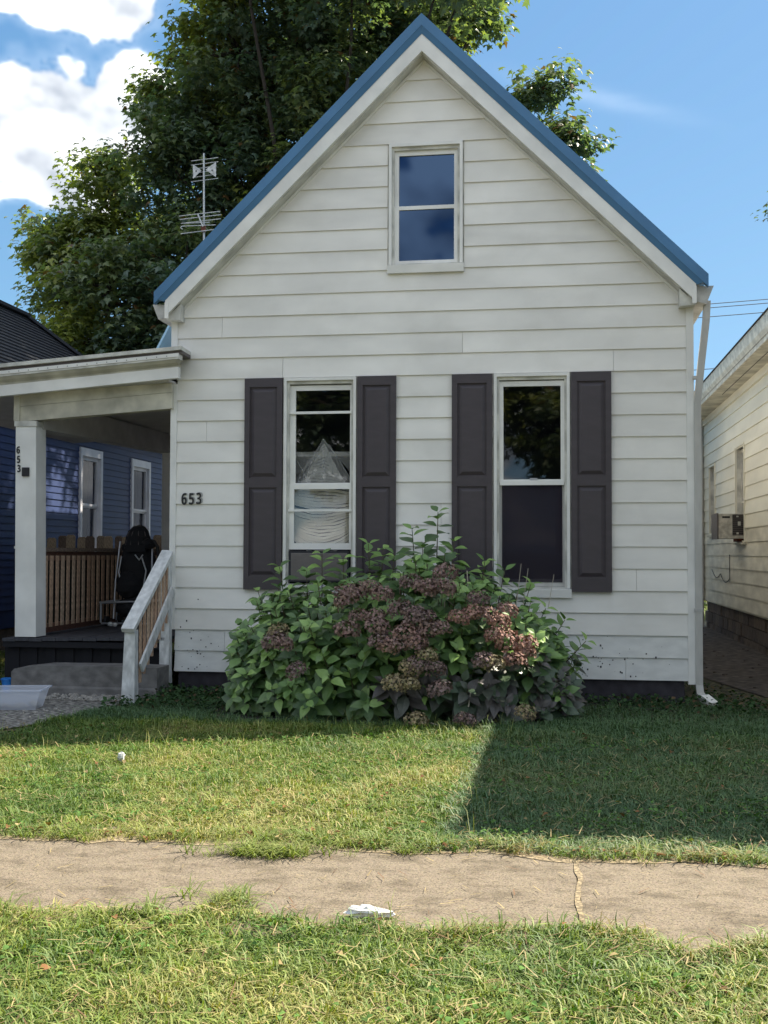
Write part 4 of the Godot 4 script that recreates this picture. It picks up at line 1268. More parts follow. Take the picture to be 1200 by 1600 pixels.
# ------------------------------------------------------------------ the cream house on the right
func make_cream_house() -> void:
	var h := thing("house", "cream lap sided house with weathered eave right of the dirt path", "house")
	var X := 6.45
	obj("wall", pierced(X + 0.006, X + 0.3, -2.5, 11.0, 0.5, 3.85, [[6.52, 7.30, 1.555, 3.005], [9.52, 10.22, 1.715, 2.925]]), M.cream[2], h)
	bx("wall", V(X + 0.6, 0.5, -11.0), V(11.6, 3.85, 2.5), M.dark, h)
	bx("wall", V(X + 0.3, 0.5, -11.0), V(X + 0.6, 3.85, -10.9), M.cream[2], h)
	bx("wall", V(X + 0.3, 0.5, 2.4), V(X + 0.6, 3.85, 2.5), M.cream[2], h)
	var dn := MB.new()
	dn.beam(V(6.36, 3.8, -11.0), V(6.36, -0.02, -11.0), Vector3.RIGHT, 0.13, 0.08)
	obj("downspout", dn, M.spout, h)
	rng.seed = 51
	var holes := [[6.50, 7.32, 1.54, 3.02], [9.5, 10.24, 1.70, 2.94]]
	clad(h, "siding_board", V(X, 0, 0), Vector3.FORWARD, Vector3.LEFT, -2.5, 11.0, 0.53, 3.79, LAP, holes, M.cream, M.cream_low, 6, 0.018, [[2, 8.2], [6, 4.0], [10, 9.0]])
	var fr := MB.new()
	fr.box(V(6.52, 0.53, 2.5), V(11.6, 3.8, 2.515))
	obj("front_cladding", fr, M.cream[0], h)
	# block foundation
	for row in 3:
		for k in 30:
			var z := 2.4 - k * 0.45 - (0.22 if row % 2 else 0.0)
			var q := MB.new()
			q.box(V(X + 0.05 - rng.randf_range(0.0, 0.02), -0.08 + row * 0.2, z - 0.44), V(X + 0.14, 0.108 + row * 0.2, z))
			obj("block", q, M.block[rng.randi() % 3], h)
	bx("foundation", V(X + 0.08, -0.06, -11.0), V(11.5, 0.54, 2.4), M.block[1], h)
	# eave: weathered gutter board, soffit, frieze
	var ev := MB.new()
	ev.hexa([V(6.045, 3.96, -11.35), V(6.045, 3.96, 2.74), V(6.075, 3.90, 2.74), V(6.075, 3.90, -11.35), V(6.03, 4.10, -11.35), V(6.03, 4.10, 2.74), V(6.1, 4.10, 2.74), V(6.1, 4.10, -11.35)])
	obj("eave_board", ev, M.eave_dirty, h)
	bx("eave_board", V(6.085, 3.84, -11.3), V(6.115, 3.905, 2.71), M.eave_dirty, h)
	bx("soffit", V(6.115, 3.85, -11.3), V(X + 0.02, 3.88, 2.71), M.cream_trim, h)
	bx("soffit_gap", V(6.255, 3.846, -7.4), V(6.263, 3.8495, -1.0), M.dark, h)
	bx("frieze_board", V(X - 0.045, 3.74, -11.0), V(X + 0.0, 3.85, 2.5), M.cream[1], h)
	bx("front_eave", V(6.1, 3.84, 2.71), V(12.0, 4.10, 2.75), M.eave_dirty, h)
	bx("front_soffit", V(6.5, 3.85, 2.5), V(12.0, 3.88, 2.71), M.cream_trim, h)
	var rf := MB.new()
	var a := V(6.0, 4.1, 2.77); var b := V(12.05, 4.1, 2.77); var c := V(12.05, 4.1, -11.4); var d := V(6.0, 4.1, -11.4)
	var r0 := V(9.02, 6.2, -0.1); var r1 := V(9.02, 6.2, -8.4)
	for f in [[a, b, r0], [b, c, r1], [b, r1, r0], [c, d, r1], [d, a, r0], [d, r0, r1]]:
		rf.away(f[0], f[1], f[2], V(9, 4.2, -4))
	rf.away(a, b, c, V(9, 5, -4)); rf.away(a, c, d, V(9, 5, -4))
	obj("roof", rf, M.shingle, h)
	var cp := MB.new()
	cp.box(V(X - 0.05, 0.5, -11.06), V(X + 0.01, 3.84, -11.0))
	obj("corner_board", cp, M.cream[2], h)
	for w in [[6.50, 7.32, 1.54, 3.02], [9.5, 10.24, 1.70, 2.94]]:
		var n := Node3D.new()
		n.name = "window"
		n.transform = Transform3D(Basis(Vector3.UP, -PI / 2), V(X, 0, 0))   # local x runs along +z, local z out of the wall
		h.add_child(n, true)
		var x0: float = -w[1]; var x1: float = -w[0]
		obj("casing", frame_bars(x0, x1, w[2], w[3], -0.06, 0.03, 0.035, 0.03, 0.03, 0.03), M.cream[0], n)
		bx("sill", V(x0 - 0.03, w[2] - 0.03, -0.02), V(x1 + 0.04, w[2], 0.06), M.cream_trim, n)
		obj("sash", frame_bars(x0 + 0.04, x1 - 0.035, (w[2] + w[3]) * 0.5 - 0.14, w[3] - 0.05, -0.09, -0.06, 0.05, 0.05, 0.05, 0.03), M.white_old, n)
		obj("sash", frame_bars(x0 + 0.04, x1 - 0.035, w[2] + 0.03, (w[2] + w[3]) * 0.5 - 0.14, -0.11, -0.08, 0.05, 0.05, 0.02, 0.05), M.white_old, n)
		bx("reveal", V(x0 + 0.03, w[2] + 0.03, -0.12), V(x0 + 0.04, w[3] - 0.03, -0.0), M.white_old, n)
		bx("pane", V(x0 + 0.06, w[2] + 0.05, -0.085), V(x1 - 0.05, w[3] - 0.07, -0.08), M.glass, n)
	# air conditioner hanging out of the nearer window
	var ac := thing("air_conditioner", "old grey window air conditioner sticking out of the cream house", "air conditioner")
	bx("case", V(6.07, 1.60, -7.2), V(6.56, 1.965, -6.62), M.ac_case, ac)
	bx("back_rim", V(6.055, 1.59, -7.21), V(6.075, 1.975, -6.61), M.ac_brown, ac)
	bx("label", V(6.13, 1.90, -6.62), V(6.24, 1.93, -6.616), M.black, ac)
	bx("grille", V(6.275, 1.645, -6.62), V(6.53, 1.955, -6.614), M.dark, ac)
	for k in 10:
		bx("louvre", V(6.28, 1.655 + k * 0.03, -6.614), V(6.525, 1.668 + k * 0.03, -6.605), M.ac_brown, ac)
	for k in 3:
		bx("sticker", V(6.33 + 0.02 * (k % 2), [1.66, 1.79, 1.915][k], -6.604), V(6.36 + 0.03 * (k % 2), [1.69, 1.85, 1.935][k], -6.602), M.white_old, ac)
	bx("bracket", V(6.36, 1.555, -7.1), V(6.46, 1.60, -6.7), M.rust, ac)
	var cb := MB.new()
	var last := V(6.425, 1.10, -9.9)
	for k in 24:
		var t := (k + 1) / 24.0
		var q := V(6.425, 1.10 - 0.10 * absf(sin(t * PI * 2.0)) - 0.12 * t, lerpf(-9.9, -7.9, t))
		cb.tube([last, q], [0.006, 0.006], 5)
		last = q
	cb.tube([last, V(6.425, 1.36, -7.9)], [0.006, 0.006], 5)
	tag(obj("cable", cb, M.black), "thin dark cable drooping along the low boards of the cream house", "cable")

func make_wires() -> void:
	var g := "wires strung behind the houses"
	for k in 4:
		var y: float = [9.10, 8.98, 8.70, 7.08][k]
		var b := MB.new()
		var last := V(-60, y - 3.4 - (60 + 8.4) * 0.0, -25)
		last.y = y + (-60 - 8.4) * 0.055 + 0.6
		for i in 30:
			var t := (i + 1) / 30.0
			var x := lerpf(-60, 70, t)
			var yy := y + (x - 8.4) * 0.055 + 0.00032 * (x - 8.4) * (x - 8.4)
			var q := V(x, yy, -25)
			b.tube([last, q], [0.013, 0.013], 5, false)
			last = q
		tag(obj("power_line", b, M.wire), ["topmost thin power line in the sky over the cream house", "second thin power line just under the topmost one", "third thin power line below the close upper pair", "lowest thin power line just above the cream house eave"][k], "power line", g)

# ------------------------------------------------------------------ plants
func leaf_mesh(wide: float, droop: float, fold: float) -> ArrayMesh:   # one leaf of unit length along y, its upper face towards +z
	var b := MB.new()
	var ts := [0.0, 0.16, 0.38, 0.62, 0.84, 1.0]
	var ws := [0.04, 0.62, 1.0, 0.82, 0.36, 0.0]
	var mid := []
	var l := []
	var r := []
	for i in 6:
		var t: float = ts[i]
		var z := -droop * t * t
		var y := t * (1.0 - 0.15 * droop * t)
		var w: float = ws[i] * wide * 0.5
		mid.append(V(0, y, z))
		l.append(V(-w, y, z + w * fold)); r.append(V(w, y, z + w * fold))
	for i in 5:
		for s in [l, r]:
			var n0 := (Vector3(0, 2 * droop * ts[i], 1) + V(0.5 * fold * (1.0 if s == l else -1.0), 0, 0)).normalized()
			var n1 := (Vector3(0, 2 * droop * ts[i + 1], 1) + V(0.5 * fold * (1.0 if s == l else -1.0), 0, 0)).normalized()
			b.tri_n(mid[i], s[i], s[i + 1], n0, n0, n1)
			b.tri_n(mid[i], s[i + 1], mid[i + 1], n0, n1, n1)
	return b.mesh()

func maple_mesh() -> ArrayMesh:   # five-lobed leaf of unit size
	var b := MB.new()
	var pts := [V(0, 0, 0), V(0.30, 0.02, -0.05), V(0.22, 0.22, 0.02), V(0.52, 0.42, -0.10), V(0.24, 0.52, 0.02), V(0, 1.0, -0.12)]
	for s in [1, -1]:
		for i in range(1, 5):
			var a := V(0, 0.25, 0.04)
			var p: Vector3 = pts[i] * V(s, 1, 1)
			var q: Vector3 = pts[i + 1] * V(s, 1, 1)
			b.tri_n(a, p, q, V(0.2 * s, 0, 1), V(0.5 * s, 0, 1).normalized(), V(0.3 * s, 0.2, 1).normalized())
	return b.mesh()

func leaf_basis(dir: Vector3, up: Vector3, size: float) -> Basis:   # leaf along dir, upper face towards up
	var y := dir.normalized()
	var x := y.cross(up)
	if x.length() < 0.05: x = y.cross(Vector3(0.3, 0.2, 0.9))
	x = x.normalized()
	return Basis(x, y, x.cross(y)).scaled(Vector3.ONE * size)

func bush_top(x: float) -> float:
	var tab := [[0.74, 0.30], [0.90, 0.74], [1.04, 0.98], [1.2, 1.06], [1.6, 1.16], [2.0, 1.26], [2.4, 1.40], [2.65, 1.46], [2.9, 1.30], [3.2, 1.17], [3.45, 1.0], [3.65, 0.74], [3.85, 0.5], [4.0, 0.2]]
	for i in tab.size() - 1:
		if x <= tab[i + 1][0]:
			return lerpf(tab[i][1], tab[i + 1][1], clampf((x - tab[i][0]) / (tab[i + 1][0] - tab[i][0]), 0, 1))
	return 0.2

func bush_front(x: float) -> float:
	var u := (x - 2.32) / 1.55
	return 0.55 + 1.24 * sqrt(maxf(0.0, 1.0 - u * u * u * u))

func make_bush() -> void:
	rng.seed = 77
	var root := thing("hydrangea_bush", "large green hydrangea bush with fading pink flower heads under the windows", "shrub")
	var shoots := []   # tip, outward way, length, kind (0 green, 1 bright, 2 dark purple)
	# sprigs that stand out of the outline
	for s in [[0.88, 0.72, 0.8, -0.4], [1.02, 1.02, 0.72, -0.2], [1.19, 1.24, 0.62, -0.1], [1.44, 1.20, 0.62, 0.0], [1.60, 1.36, 0.7, 0.05], [1.80, 1.32, 0.75, 0.0], [2.02, 1.45, 0.7, 0.0], [2.16, 1.40, 0.75, 0.1], [2.40, 1.58, 0.62, -0.05], [2.63, 1.735, 0.6, 0.05], [2.78, 1.47, 0.66, 0.1], [3.05, 1.30, 0.66, 0.15], [3.22, 1.22, 0.6, 0.2], [3.45, 1.10, 0.7, 0.3], [3.58, 0.90, 0.85, 0.45], [3.74, 0.80, 0.8, 0.6], [3.92, 0.62, 0.75, 0.9], [3.86, 0.45, 0.7, 0.8], [2.28, 1.36, 0.9, 0.1], [2.52, 1.42, 0.85, 0.0], [2.72, 1.36, 0.9, 0.1]]:
		shoots.append([V(s[0], s[1], s[2]), V(s[3], 1.0, 0.25).normalized(), rng.randf_range(0.34, 0.46), 0 if rng.randf() < 0.6 else 1, 6])
	# front and right-hand sprigs; bright ones carry sunlight put into the leaf colour
	for s in [[1.99, 0.80, 1.42, 1], [2.06, 0.58, 1.56, 1], [2.30, 0.62, 1.50, 0], [1.72, 0.66, 1.5, 0], [1.40, 0.55, 1.45, 0], [2.02, 0.42, 1.62, 0], [1.2, 0.6, 1.3, 0], [1.05, 0.4, 1.35, 0], [3.46, 0.86, 1.0, 1], [3.52, 0.74, 1.05, 1], [3.38, 0.8, 1.1, 1], [3.60, 0.66, 0.98, 1], [3.22, 0.74, 1.46, 1], [3.34, 0.66, 1.48, 1], [3.42, 0.80, 1.36, 1], [3.30, 0.86, 1.36, 1], [3.50, 0.72, 1.38, 1], [3.12, 0.62, 1.5, 0], [3.46, 0.58, 1.44, 1]]:
		shoots.append([V(s[0], s[1], s[2]), V(rng.randf_range(-0.1, 0.1), 0.85, 0.5).normalized(), 0.42, s[3]])
	for i in 300:
		var x := rng.randf_range(0.88, 3.84)
		var ph := rng.randf_range(0.06, 1.0) * PI * 0.5
		var top := bush_top(x)
		var zf := bush_front(x)
		var dz := pow(cos(ph), 0.62)
		var p := V(x, top * pow(sin(ph), 0.85), 0.55 + (zf - 0.55) * dz)
		var inside := rng.randf_range(0.78, 1.0)
		p = V(p.x, maxf(p.y * inside, 0.12), 0.55 + (p.z - 0.55) * inside)
		var out := V((x - 2.25) * 0.25, 0.35 + sin(ph), 0.15 + cos(ph) * 0.8).normalized()
		var kind := 0
		if rng.randf() < 0.16: kind = 1
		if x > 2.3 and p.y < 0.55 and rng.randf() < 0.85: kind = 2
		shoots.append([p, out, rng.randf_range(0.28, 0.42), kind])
	for i in 60:   # behind, against the wall
		var x := rng.randf_range(0.8, 3.8)
		var t := bush_top(x)
		shoots.append([V(x, t * rng.randf_range(0.3, 0.98), rng.randf_range(0.16, 0.5)), V((x - 2.25) * 0.2, 0.9, -0.1).normalized(), 0.36, 0])
	var meshes := [leaf_mesh(0.62, 0.22, 0.25), leaf_mesh(0.58, 0.40, 0.35), leaf_mesh(0.66, 0.12, 0.15)]
	var mats := []
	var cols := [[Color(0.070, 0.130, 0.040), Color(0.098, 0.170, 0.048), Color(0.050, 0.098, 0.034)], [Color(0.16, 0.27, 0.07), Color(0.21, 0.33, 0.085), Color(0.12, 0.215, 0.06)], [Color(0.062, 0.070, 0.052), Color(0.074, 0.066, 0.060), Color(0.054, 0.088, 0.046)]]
	for k in 3:
		for q in 3:
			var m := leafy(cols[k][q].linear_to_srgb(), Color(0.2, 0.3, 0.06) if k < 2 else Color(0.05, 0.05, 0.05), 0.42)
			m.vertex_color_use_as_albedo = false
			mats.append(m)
	var leaves := []   # transform, mesh, material number, score
	var stems := MB.new()
	var eye := V(3.63, 1.37, 10.5)
	for s in shoots:
		var tip: Vector3 = s[0]
		var out: Vector3 = s[1]
		var length: float = s[2]
		var basep := tip - out * length
		stems.tube([basep, tip - out * length * 0.4, tip], [0.0055, 0.0045, 0.003], 5, false)
		var pairs: int = 5 if s.size() < 5 else s[4]
		var turn := rng.randf_range(0, PI)
		var side := out.cross(V(0.2, 0.1, 1)).normalized()
		for k in pairs + 1:
			var t := float(k) / pairs            # 0 at the tip
			var at := tip - out * length * (t * 0.92 + 0.01)
			var size := lerpf(0.092, 0.205, pow(t, 0.55)) * rng.randf_range(0.85, 1.15)
			if s.size() > 4: size = maxf(size, 0.105) * 1.05
			if s[3] == 1: size *= 0.9
			for q in 2:
				var a := turn + k * PI * 0.5 + q * PI + rng.randf_range(-0.35, 0.35)
				var away := side.rotated(out, a)
				var lift := lerpf(0.75, -0.15, t) + rng.randf_range(-0.25, 0.2)
				var dir := (away + out * lift + Vector3.DOWN * 0.25 * t).normalized()
				var up := (out * 1.0 - dir * lift * 0.6 + V(0, 0.25, 0.15) + V(rng.randf_range(-0.25, 0.25), 0, rng.randf_range(-0.25, 0.25)))
				var bas := leaf_basis(dir, up, size)
				var pos := at + dir * 0.012
				if pos.z < 0.07 or pos.y < 0.03: continue
				var kind: int = s[3]
				if kind == 0 and t < 0.3 and rng.randf() < 0.5: kind = 1
				var score := size / pos.distance_to(eye) * (0.35 + absf(bas.z.normalized().dot((eye - pos).normalized()))) * (1.0 if pos.z > 0.8 else 0.5)
				leaves.append([Transform3D(bas, pos), rng.randi() % 3, kind * 3 + rng.randi() % 3, score])
	for i in 70:   # woody canes from the ground
		var x := rng.randf_range(1.3, 3.3)
		var b0 := V(x, 0.0, rng.randf_range(0.5, 1.0))
		var x1 := x + (x - 2.25) * rng.randf_range(0.2, 0.5)
		var b1 := V(x1, bush_top(x1) * rng.randf_range(0.4, 0.75), rng.randf_range(0.4, 1.1))
		stems.tube([b0, b0.lerp(b1, 0.5) + V(0, 0.12, 0.03), b1], [0.009, 0.007, 0.005], 5, false)
	obj("stems", stems, M.stem, root)
	leaves.sort_custom(func(a, b): return a[3] > b[3])
	for i in mini(290, leaves.size()):
		var l: Array = leaves[i]
		put("leaf", meshes[l[1]], mats[l[2]], root, l[0])
	var sets := {}
	for i in range(290, leaves.size()):
		var l: Array = leaves[i]
		var key: int = l[2]
		if not sets.has(key): sets[key] = []
		sets[key].append(l[0])
	for key in sets:
		structure(copies("foliage", meshes[key % 3], mats[key], sets[key], [], root), "", "stuff")
	# flower heads
	var petals := []
	for k in 3:
		var b := MB.new()
		for i in 230:
			var d := V(rng.randfn(), rng.randfn() * 0.9 + 0.25, rng.randfn()).normalized()
			if d.y < -0.55: continue
			var r := 0.075 * rng.randf_range(0.82, 1.06) * (0.92 + 0.12 * sin(d.x * 9 + k) * sin(d.z * 8))
			var c := d * r * V(1.1, 0.86, 1.1)
			var nn := (d + V(rng.randf_range(-0.8, 0.8), rng.randf_range(-0.5, 0.8), rng.randf_range(-0.8, 0.8))).normalized()
			var ux := nn.cross(V(0.3, 0.9, 0.2)).normalized()
			var uy := nn.cross(ux)
			var w := rng.randf_range(0.006, 0.011)
			var g := rng.randf_range(0.45, 1.25)
			b.tint = Color(g, g * rng.randf_range(0.85, 1.05), g * rng.randf_range(0.8, 1.0))
			if rng.randf() < 0.10: b.tint = Color(2.0, 1.7, 1.6)
			for q in 2:
				var e0 := (ux + uy) * w if q == 0 else (ux - uy) * w
				var e1 := (ux - uy) * w * 0.55 if q == 0 else (ux + uy) * w * 0.55
				b.tri(c - e0, c + e1 + nn * 0.002, c + e0 + nn * 0.004)
				b.tri(c - e0, c + e0 + nn * 0.004, c - e1 + nn * 0.002)
		b.tint = Color(0.4, 0.35, 0.3)
		petals.append(b.mesh())
	var fcol := [lin(0.25, 0.165, 0.145), lin(0.29, 0.18, 0.155), lin(0.21, 0.145, 0.135), lin(0.30, 0.25, 0.14), lin(0.33, 0.19, 0.15)]
	var fm := []
	for cc in fcol:
		fm.append(leafy(cc, Color(0.12, 0.07, 0.06), 0.85))
	var spots := [[1.98, 1.00, 0.84, 0], [2.18, 1.10, 0.76, 0], [2.24, 0.88, 0.94, 0], [2.11, 0.88, 0.94, 0], [2.56, 0.91, 0.92, 2], [2.29, 0.69, 1.10, 2], [2.59, 0.70, 1.09, 1], [2.69, 0.79, 1.02, 0], [2.68, 1.11, 0.75, 0], [2.78, 1.11, 0.75, 0], [2.51, 1.15, 0.72, 2], [2.90, 0.87, 0.95, 4], [3.11, 0.90, 0.93, 1], [3.05, 1.02, 0.83, 2], [3.22, 0.84, 0.98, 4], [3.19, 0.75, 1.06, 4], [3.28, 0.70, 1.10, 4], [3.42, 0.66, 1.14, 4], [3.35, 0.55, 1.24, 4], [3.18, 0.53, 1.26, 3], [3.11, 0.55, 1.24, 2], [2.74, 0.49, 1.28, 2], [2.77, 0.33, 1.43, 2], [2.53, 0.37, 1.39, 3], [2.43, 0.37, 1.39, 3], [1.44, 0.75, 1.04, 3], [1.42, 0.67, 1.10, 2], [1.49, 0.65, 1.13, 0], [1.63, 0.45, 1.30, 2], [2.97, 0.10, 1.6, 2], [2.59, 0.09, 1.58, 3], [3.43, 0.15, 1.55, 3], [2.67, 0.59, 1.19, 3], [2.44, 0.66, 1.13, 0], [3.28, 0.93, 0.91, 1], [2.37, 0.67, 1.12, 1], [2.06, 1.06, 0.80, 0], [2.64, 0.87, 0.97, 2]]
	var extra := []
	for s in spots:
		if s[0] > 1.9 and s[1] > 0.45 and rng.randf() < 0.55:
			extra.append([s[0] + rng.randf_range(-0.16, 0.16), s[1] + rng.randf_range(-0.12, 0.12), 0.0, s[3]])
	for s in spots + extra:
		var sn := clampf(pow(clampf(s[1] / bush_top(s[0]), 0.0, 1.0), 1.0 / 0.85), 0.0, 0.98)
		s[2] = 0.55 + (bush_front(s[0]) - 0.55) * pow(sqrt(1.0 - sn * sn), 0.62) - 0.16
		var bas := Basis(Vector3.UP, rng.randf_range(0, TAU)) * Basis(Vector3.RIGHT, rng.randf_range(0.0, 0.5))
		put("flower_head", petals[rng.randi() % 3], fm[s[3]], root, Transform3D(bas.scaled(Vector3.ONE * rng.randf_range(1.05, 1.4)), V(s[0], s[1] - 0.02, s[2] + 0.26)))
	var dry := MB.new()
	for s in [[2.35, 1.16, 0.95, 2.36, 1.02, 1.0], [2.0, 1.1, 1.0, 2.01, 0.95, 1.0], [2.92, 1.22, 0.9, 2.93, 1.05, 0.9], [2.44, 0.9, 1.2, 2.52, 0.78, 1.22], [2.75, 1.0, 1.1, 2.75, 0.88, 1.12], [2.75, 1.0, 1.1, 2.83, 0.93, 1.12], [2.86, 0.8, 1.15, 2.77, 0.5, 1.3], [3.0, 0.3, 1.5, 2.98, 0.16, 1.55], [2.7, 0.05, 1.7, 2.8, 0.03, 1.75]]:
		dry.tube([V(s[0], s[1], s[2] + 0.12), V(s[3], s[4], s[5] + 0.12)], [0.005, 0.006], 5)
	for s in [[3.32, 0.95, 1.28], [3.38, 0.98, 1.24], [3.60, 1.0, 1.19]]:
		dry.tube([V(s[0], s[1] - 0.1, 0.8), V(s[0] + 0.05, s[2], 0.78)], [0.003, 0.002], 4)
	obj("dry_stem", dry, M.stem_dry, root)

# a broad tree: lobes are [x, y, z, radius]
func make_tree(called: String, label: String, at: Vector3, trunk_h: float, lobes: Array, per: int, leaf: float, sd: int, dense := 32.0, tone_all := 1.0) -> Node3D:
	rng.seed = sd
	var root := thing(called, label, "tree", "", at)
	var wood := MB.new()
	var fork := V(0, trunk_h, 0)
	wood.tube([V(0, -0.2, 0), V(0.02, 0.4, 0), V(0.05, trunk_h * 0.6, 0), fork], [0.42, 0.33, 0.28, 0.25], 12)
	obj("trunk", wood, M.bark, root)
	var limbs := MB.new()
	var spots := []
	var tints := []
	var fz := FastNoiseLite.new()
	fz.seed = sd
	fz.frequency = 0.35
	for l in lobes:
		var c := V(l[0], l[1], l[2]) - at
		var r: float = l[3]
		var m := fork.lerp(c, 0.5) + V(0, 0.5, 0)
		limbs.tube([fork - V(0, 0.3, 0), fork.lerp(m, 0.55) + V(rng.randf_range(-0.3, 0.3), 0.15, 0.2), m + V(rng.randf_range(-0.35, 0.35), 0, 0), m.lerp(c, 0.5) + V(rng.randf_range(-0.3, 0.3), 0.1, 0), c], [0.10, 0.058, 0.042, 0.03, 0.015], 7)
		var clumps := int(dense * pow(r / 1.2, 2.0)) + 6
		for k in clumps:
			var d := V(rng.randfn(), rng.randfn(), rng.randfn()).normalized()
			var cc := c + d * r * pow(rng.randf_range(0.12, 1.0), 0.45)
			if rng.randf() < 0.5:
				limbs.tube([c.lerp(cc, 0.1), c.lerp(cc, 0.6) + V(0, 0.06, 0), cc], [0.03, 0.018, 0.007], 5, false)
			var cr := rng.randf_range(0.26, 0.50)
			var tone := clampf(0.5 + 0.7 * fz.get_noise_3dv(cc + at) + rng.randf_range(-0.25, 0.25), 0, 1)
			var n := int(per * rng.randf_range(0.7, 1.25) * pow(cr / 0.4, 2.0))
			for q in n:
				var o := V(rng.randfn(), rng.randfn() * 0.62, rng.randfn()) * cr * 0.52
				var p := cc + o
				var dir := (V(o.x, 0, o.z).normalized() * 0.8 + V(rng.randf_range(-0.6, 0.6), rng.randf_range(-0.9, 0.05), rng.randf_range(-0.6, 0.6))).normalized()
				var up := V(o.x * 0.8 + rng.randf_range(-0.5, 0.5), 0.9, o.z * 0.8 + rng.randf_range(-0.5, 0.5))
				spots.append(Transform3D(leaf_basis(dir, up, leaf * rng.randf_range(0.7, 1.25)), p))
				var y := clampf(tone + rng.randf_range(-0.25, 0.25), 0, 1)
				var col := Color(0.115, 0.168, 0.125).lerp(Color(0.31, 0.335, 0.07), y * y * 0.85 + 0.15 * y) * tone_all * 1.1
				if rng.randf() < 0.018: col = Color(0.16, 0.09, 0.035)
				tints.append(col)
	obj("limbs", limbs, M.bark, root)
	structure(copies("crown", maple_mesh(), M.maple, spots, tints, root), "", "stuff")
	return root

func make_trees() -> void:
	var z := -12.0
	var lobes := []
	for l in [[-7.3, 8.43, 0.62], [-6.56, 7.85, 1.1], [-6.0, 9.21, 0.95], [-5.26, 6.7, 1.15], [-6.4, 6.6, 0.75], [-4.58, 9.83, 0.85], [-4.0, 8.57, 1.35], [-3.71, 6.93, 1.2], [-4.74, 11.3, 0.42], [-3.47, 11.0, 1.3], [-3.34, 12.38, 1.15], [-1.81, 12.14, 1.35], [-2.07, 10.25, 1.45], [-0.31, 12.0, 1.2], [1.42, 11.9, 0.72], [2.14, 12.2, 0.6], [3.40, 10.85, 0.48], [4.08, 9.95, 0.5], [3.75, 9.38, 0.52], [0.76, 10.5, 1.35], [-3.21, 13.88, 1.35], [-1.41, 14.16, 1.6], [0.49, 13.74, 1.2], [-0.84, 8.84, 1.7], [1.55, 8.99, 1.35], [2.5, 9.2, 0.9], [-5.2, 5.5, 0.8], [-4.2, 5.6, 0.8], [-6.0, 5.7, 0.7], [-3.0, 6.0, 0.9], [-5.6, 7.9, 1.0], [-2.7, 11.6, 1.2], [-1.2, 11.0, 1.2], [-2.9, 9.6, 1.1], [-4.0, 10.2, 0.9], [-1.6, 13.2, 1.2], [-7.5, 8.1, 0.55], [-6.95, 7.2, 0.75]]:
		lobes.append([l[0], l[1], z + rng.randf_range(-0.9, 0.9), l[2]])
	rng.seed = 5
	for l in [[0.0, 13.0, -9.6, 1.5], [1.8, 12.4, -9.4, 1.3], [-2.0, 14.0, -9.2, 1.5], [-4.5, 8.0, -14.5, 1.7], [-1.5, 8.5, -15.0, 2.0], [1.5, 8.6, -14.6, 1.7], [0.2, 11.5, -15.0, 2.0], [3.0, 13.2, -9.0, 1.2]]:
		lobes.append(l)
	make_tree("maple_tree", "tall leafy maple tree rising behind the blue roofed gable", V(-1.2, 0, -12.4), 4.2, lobes, 84, 0.165, 101)
	var side := []
	for l in [[10.9, 9.3, -15.0, 1.7], [12.4, 10.5, -15.5, 2.2], [11.0, 11.2, -15.2, 1.75], [12.5, 8.4, -16.5, 2.0], [13.5, 12.0, -16.0, 2.2], [8.72, 8.98, -15.0, 0.1]]:
		side.append(l)
	make_tree("street_tree", "tree whose twig tips enter the picture at the right edge", V(12.2, 0, -16), 5.0, side, 40, 0.16, 102)
	var back := []
	for l in [[0, 6.5, 0, 2.0], [-2.2, 5.8, 0.5, 1.8], [2.2, 5.6, -0.4, 1.9], [0.4, 8.6, 0.2, 1.9], [-1.6, 7.9, -0.6, 1.6], [1.8, 7.8, 0.6, 1.6], [0.2, 5.2, 1.6, 1.7], [0.0, 4.8, -1.6, 1.7]]:
		back.append([l[0] + 4.0, l[1], l[2] + 24.0, l[3]])
	var t := make_tree("street_tree", "broad tree across the street mirrored in the right ground floor window", V(4, 0, 24), 3.4, back, 40, 0.26, 103, 24.0, 0.7)
	for k in 3:
		var o := t.duplicate()
		o.name = numbered("street_tree")
		add_child(o, true)
		o.position = [V(-2.6, 0, 24.5), V(10.5, 0, 25.0), V(-10.0, 0, 26.0)][k]
		o.rotation.y = [1.3, 2.6, 4.2][k]
		o.scale = Vector3.ONE * [1.0, 0.9, 1.0][k]
		tag(o, ["tree across the street mirrored in the left ground floor window", "smaller tree across the street by the cream house", "tall tree across the street facing the blue house"][k], "tree")

func make_hedge() -> void:
	rng.seed = 301
	var root := thing("hedge", "green hedge at the back of the gap between the two pale houses", "hedge")
	var st := MB.new()
	var spots := []
	var tints := []
	for i in 40:
		var x := 2.0 + i * 0.25
		st.tube([V(x, 0, -20), V(x + 0.05, 0.9, -20.02), V(x + rng.randf_range(-0.2, 0.2), 1.7, -20)], [0.03, 0.02, 0.008], 5, false)
	for i in 9000:
		var x := rng.randf_range(1.8, 12.2)
		var top := 1.75 + 0.25 * sin(x * 2.1) + 0.15 * sin(x * 5.3)
		var p := V(x, rng.randf_range(0.05, top), -20 + rng.randf_range(-0.5, 0.5))
		spots.append(Transform3D(leaf_basis(V(rng.randf_range(-1, 1), rng.randf_range(-0.5, 0.6), rng.randf_range(-0.3, 1)), V(rng.randf_range(-0.6, 0.6), 1, rng.randf_range(-0.2, 0.8)), rng.randf_range(0.08, 0.16)), p))
		var w := rng.randf_range(0.6, 1.3)
		tints.append(Color(0.06 * w, 0.11 * w, 0.04 * w))
	obj("stems", st, M.bark, root)
	structure(copies("foliage", leaf_mesh(0.7, 0.2, 0.2), M.maple, spots, tints, root), "", "stuff")

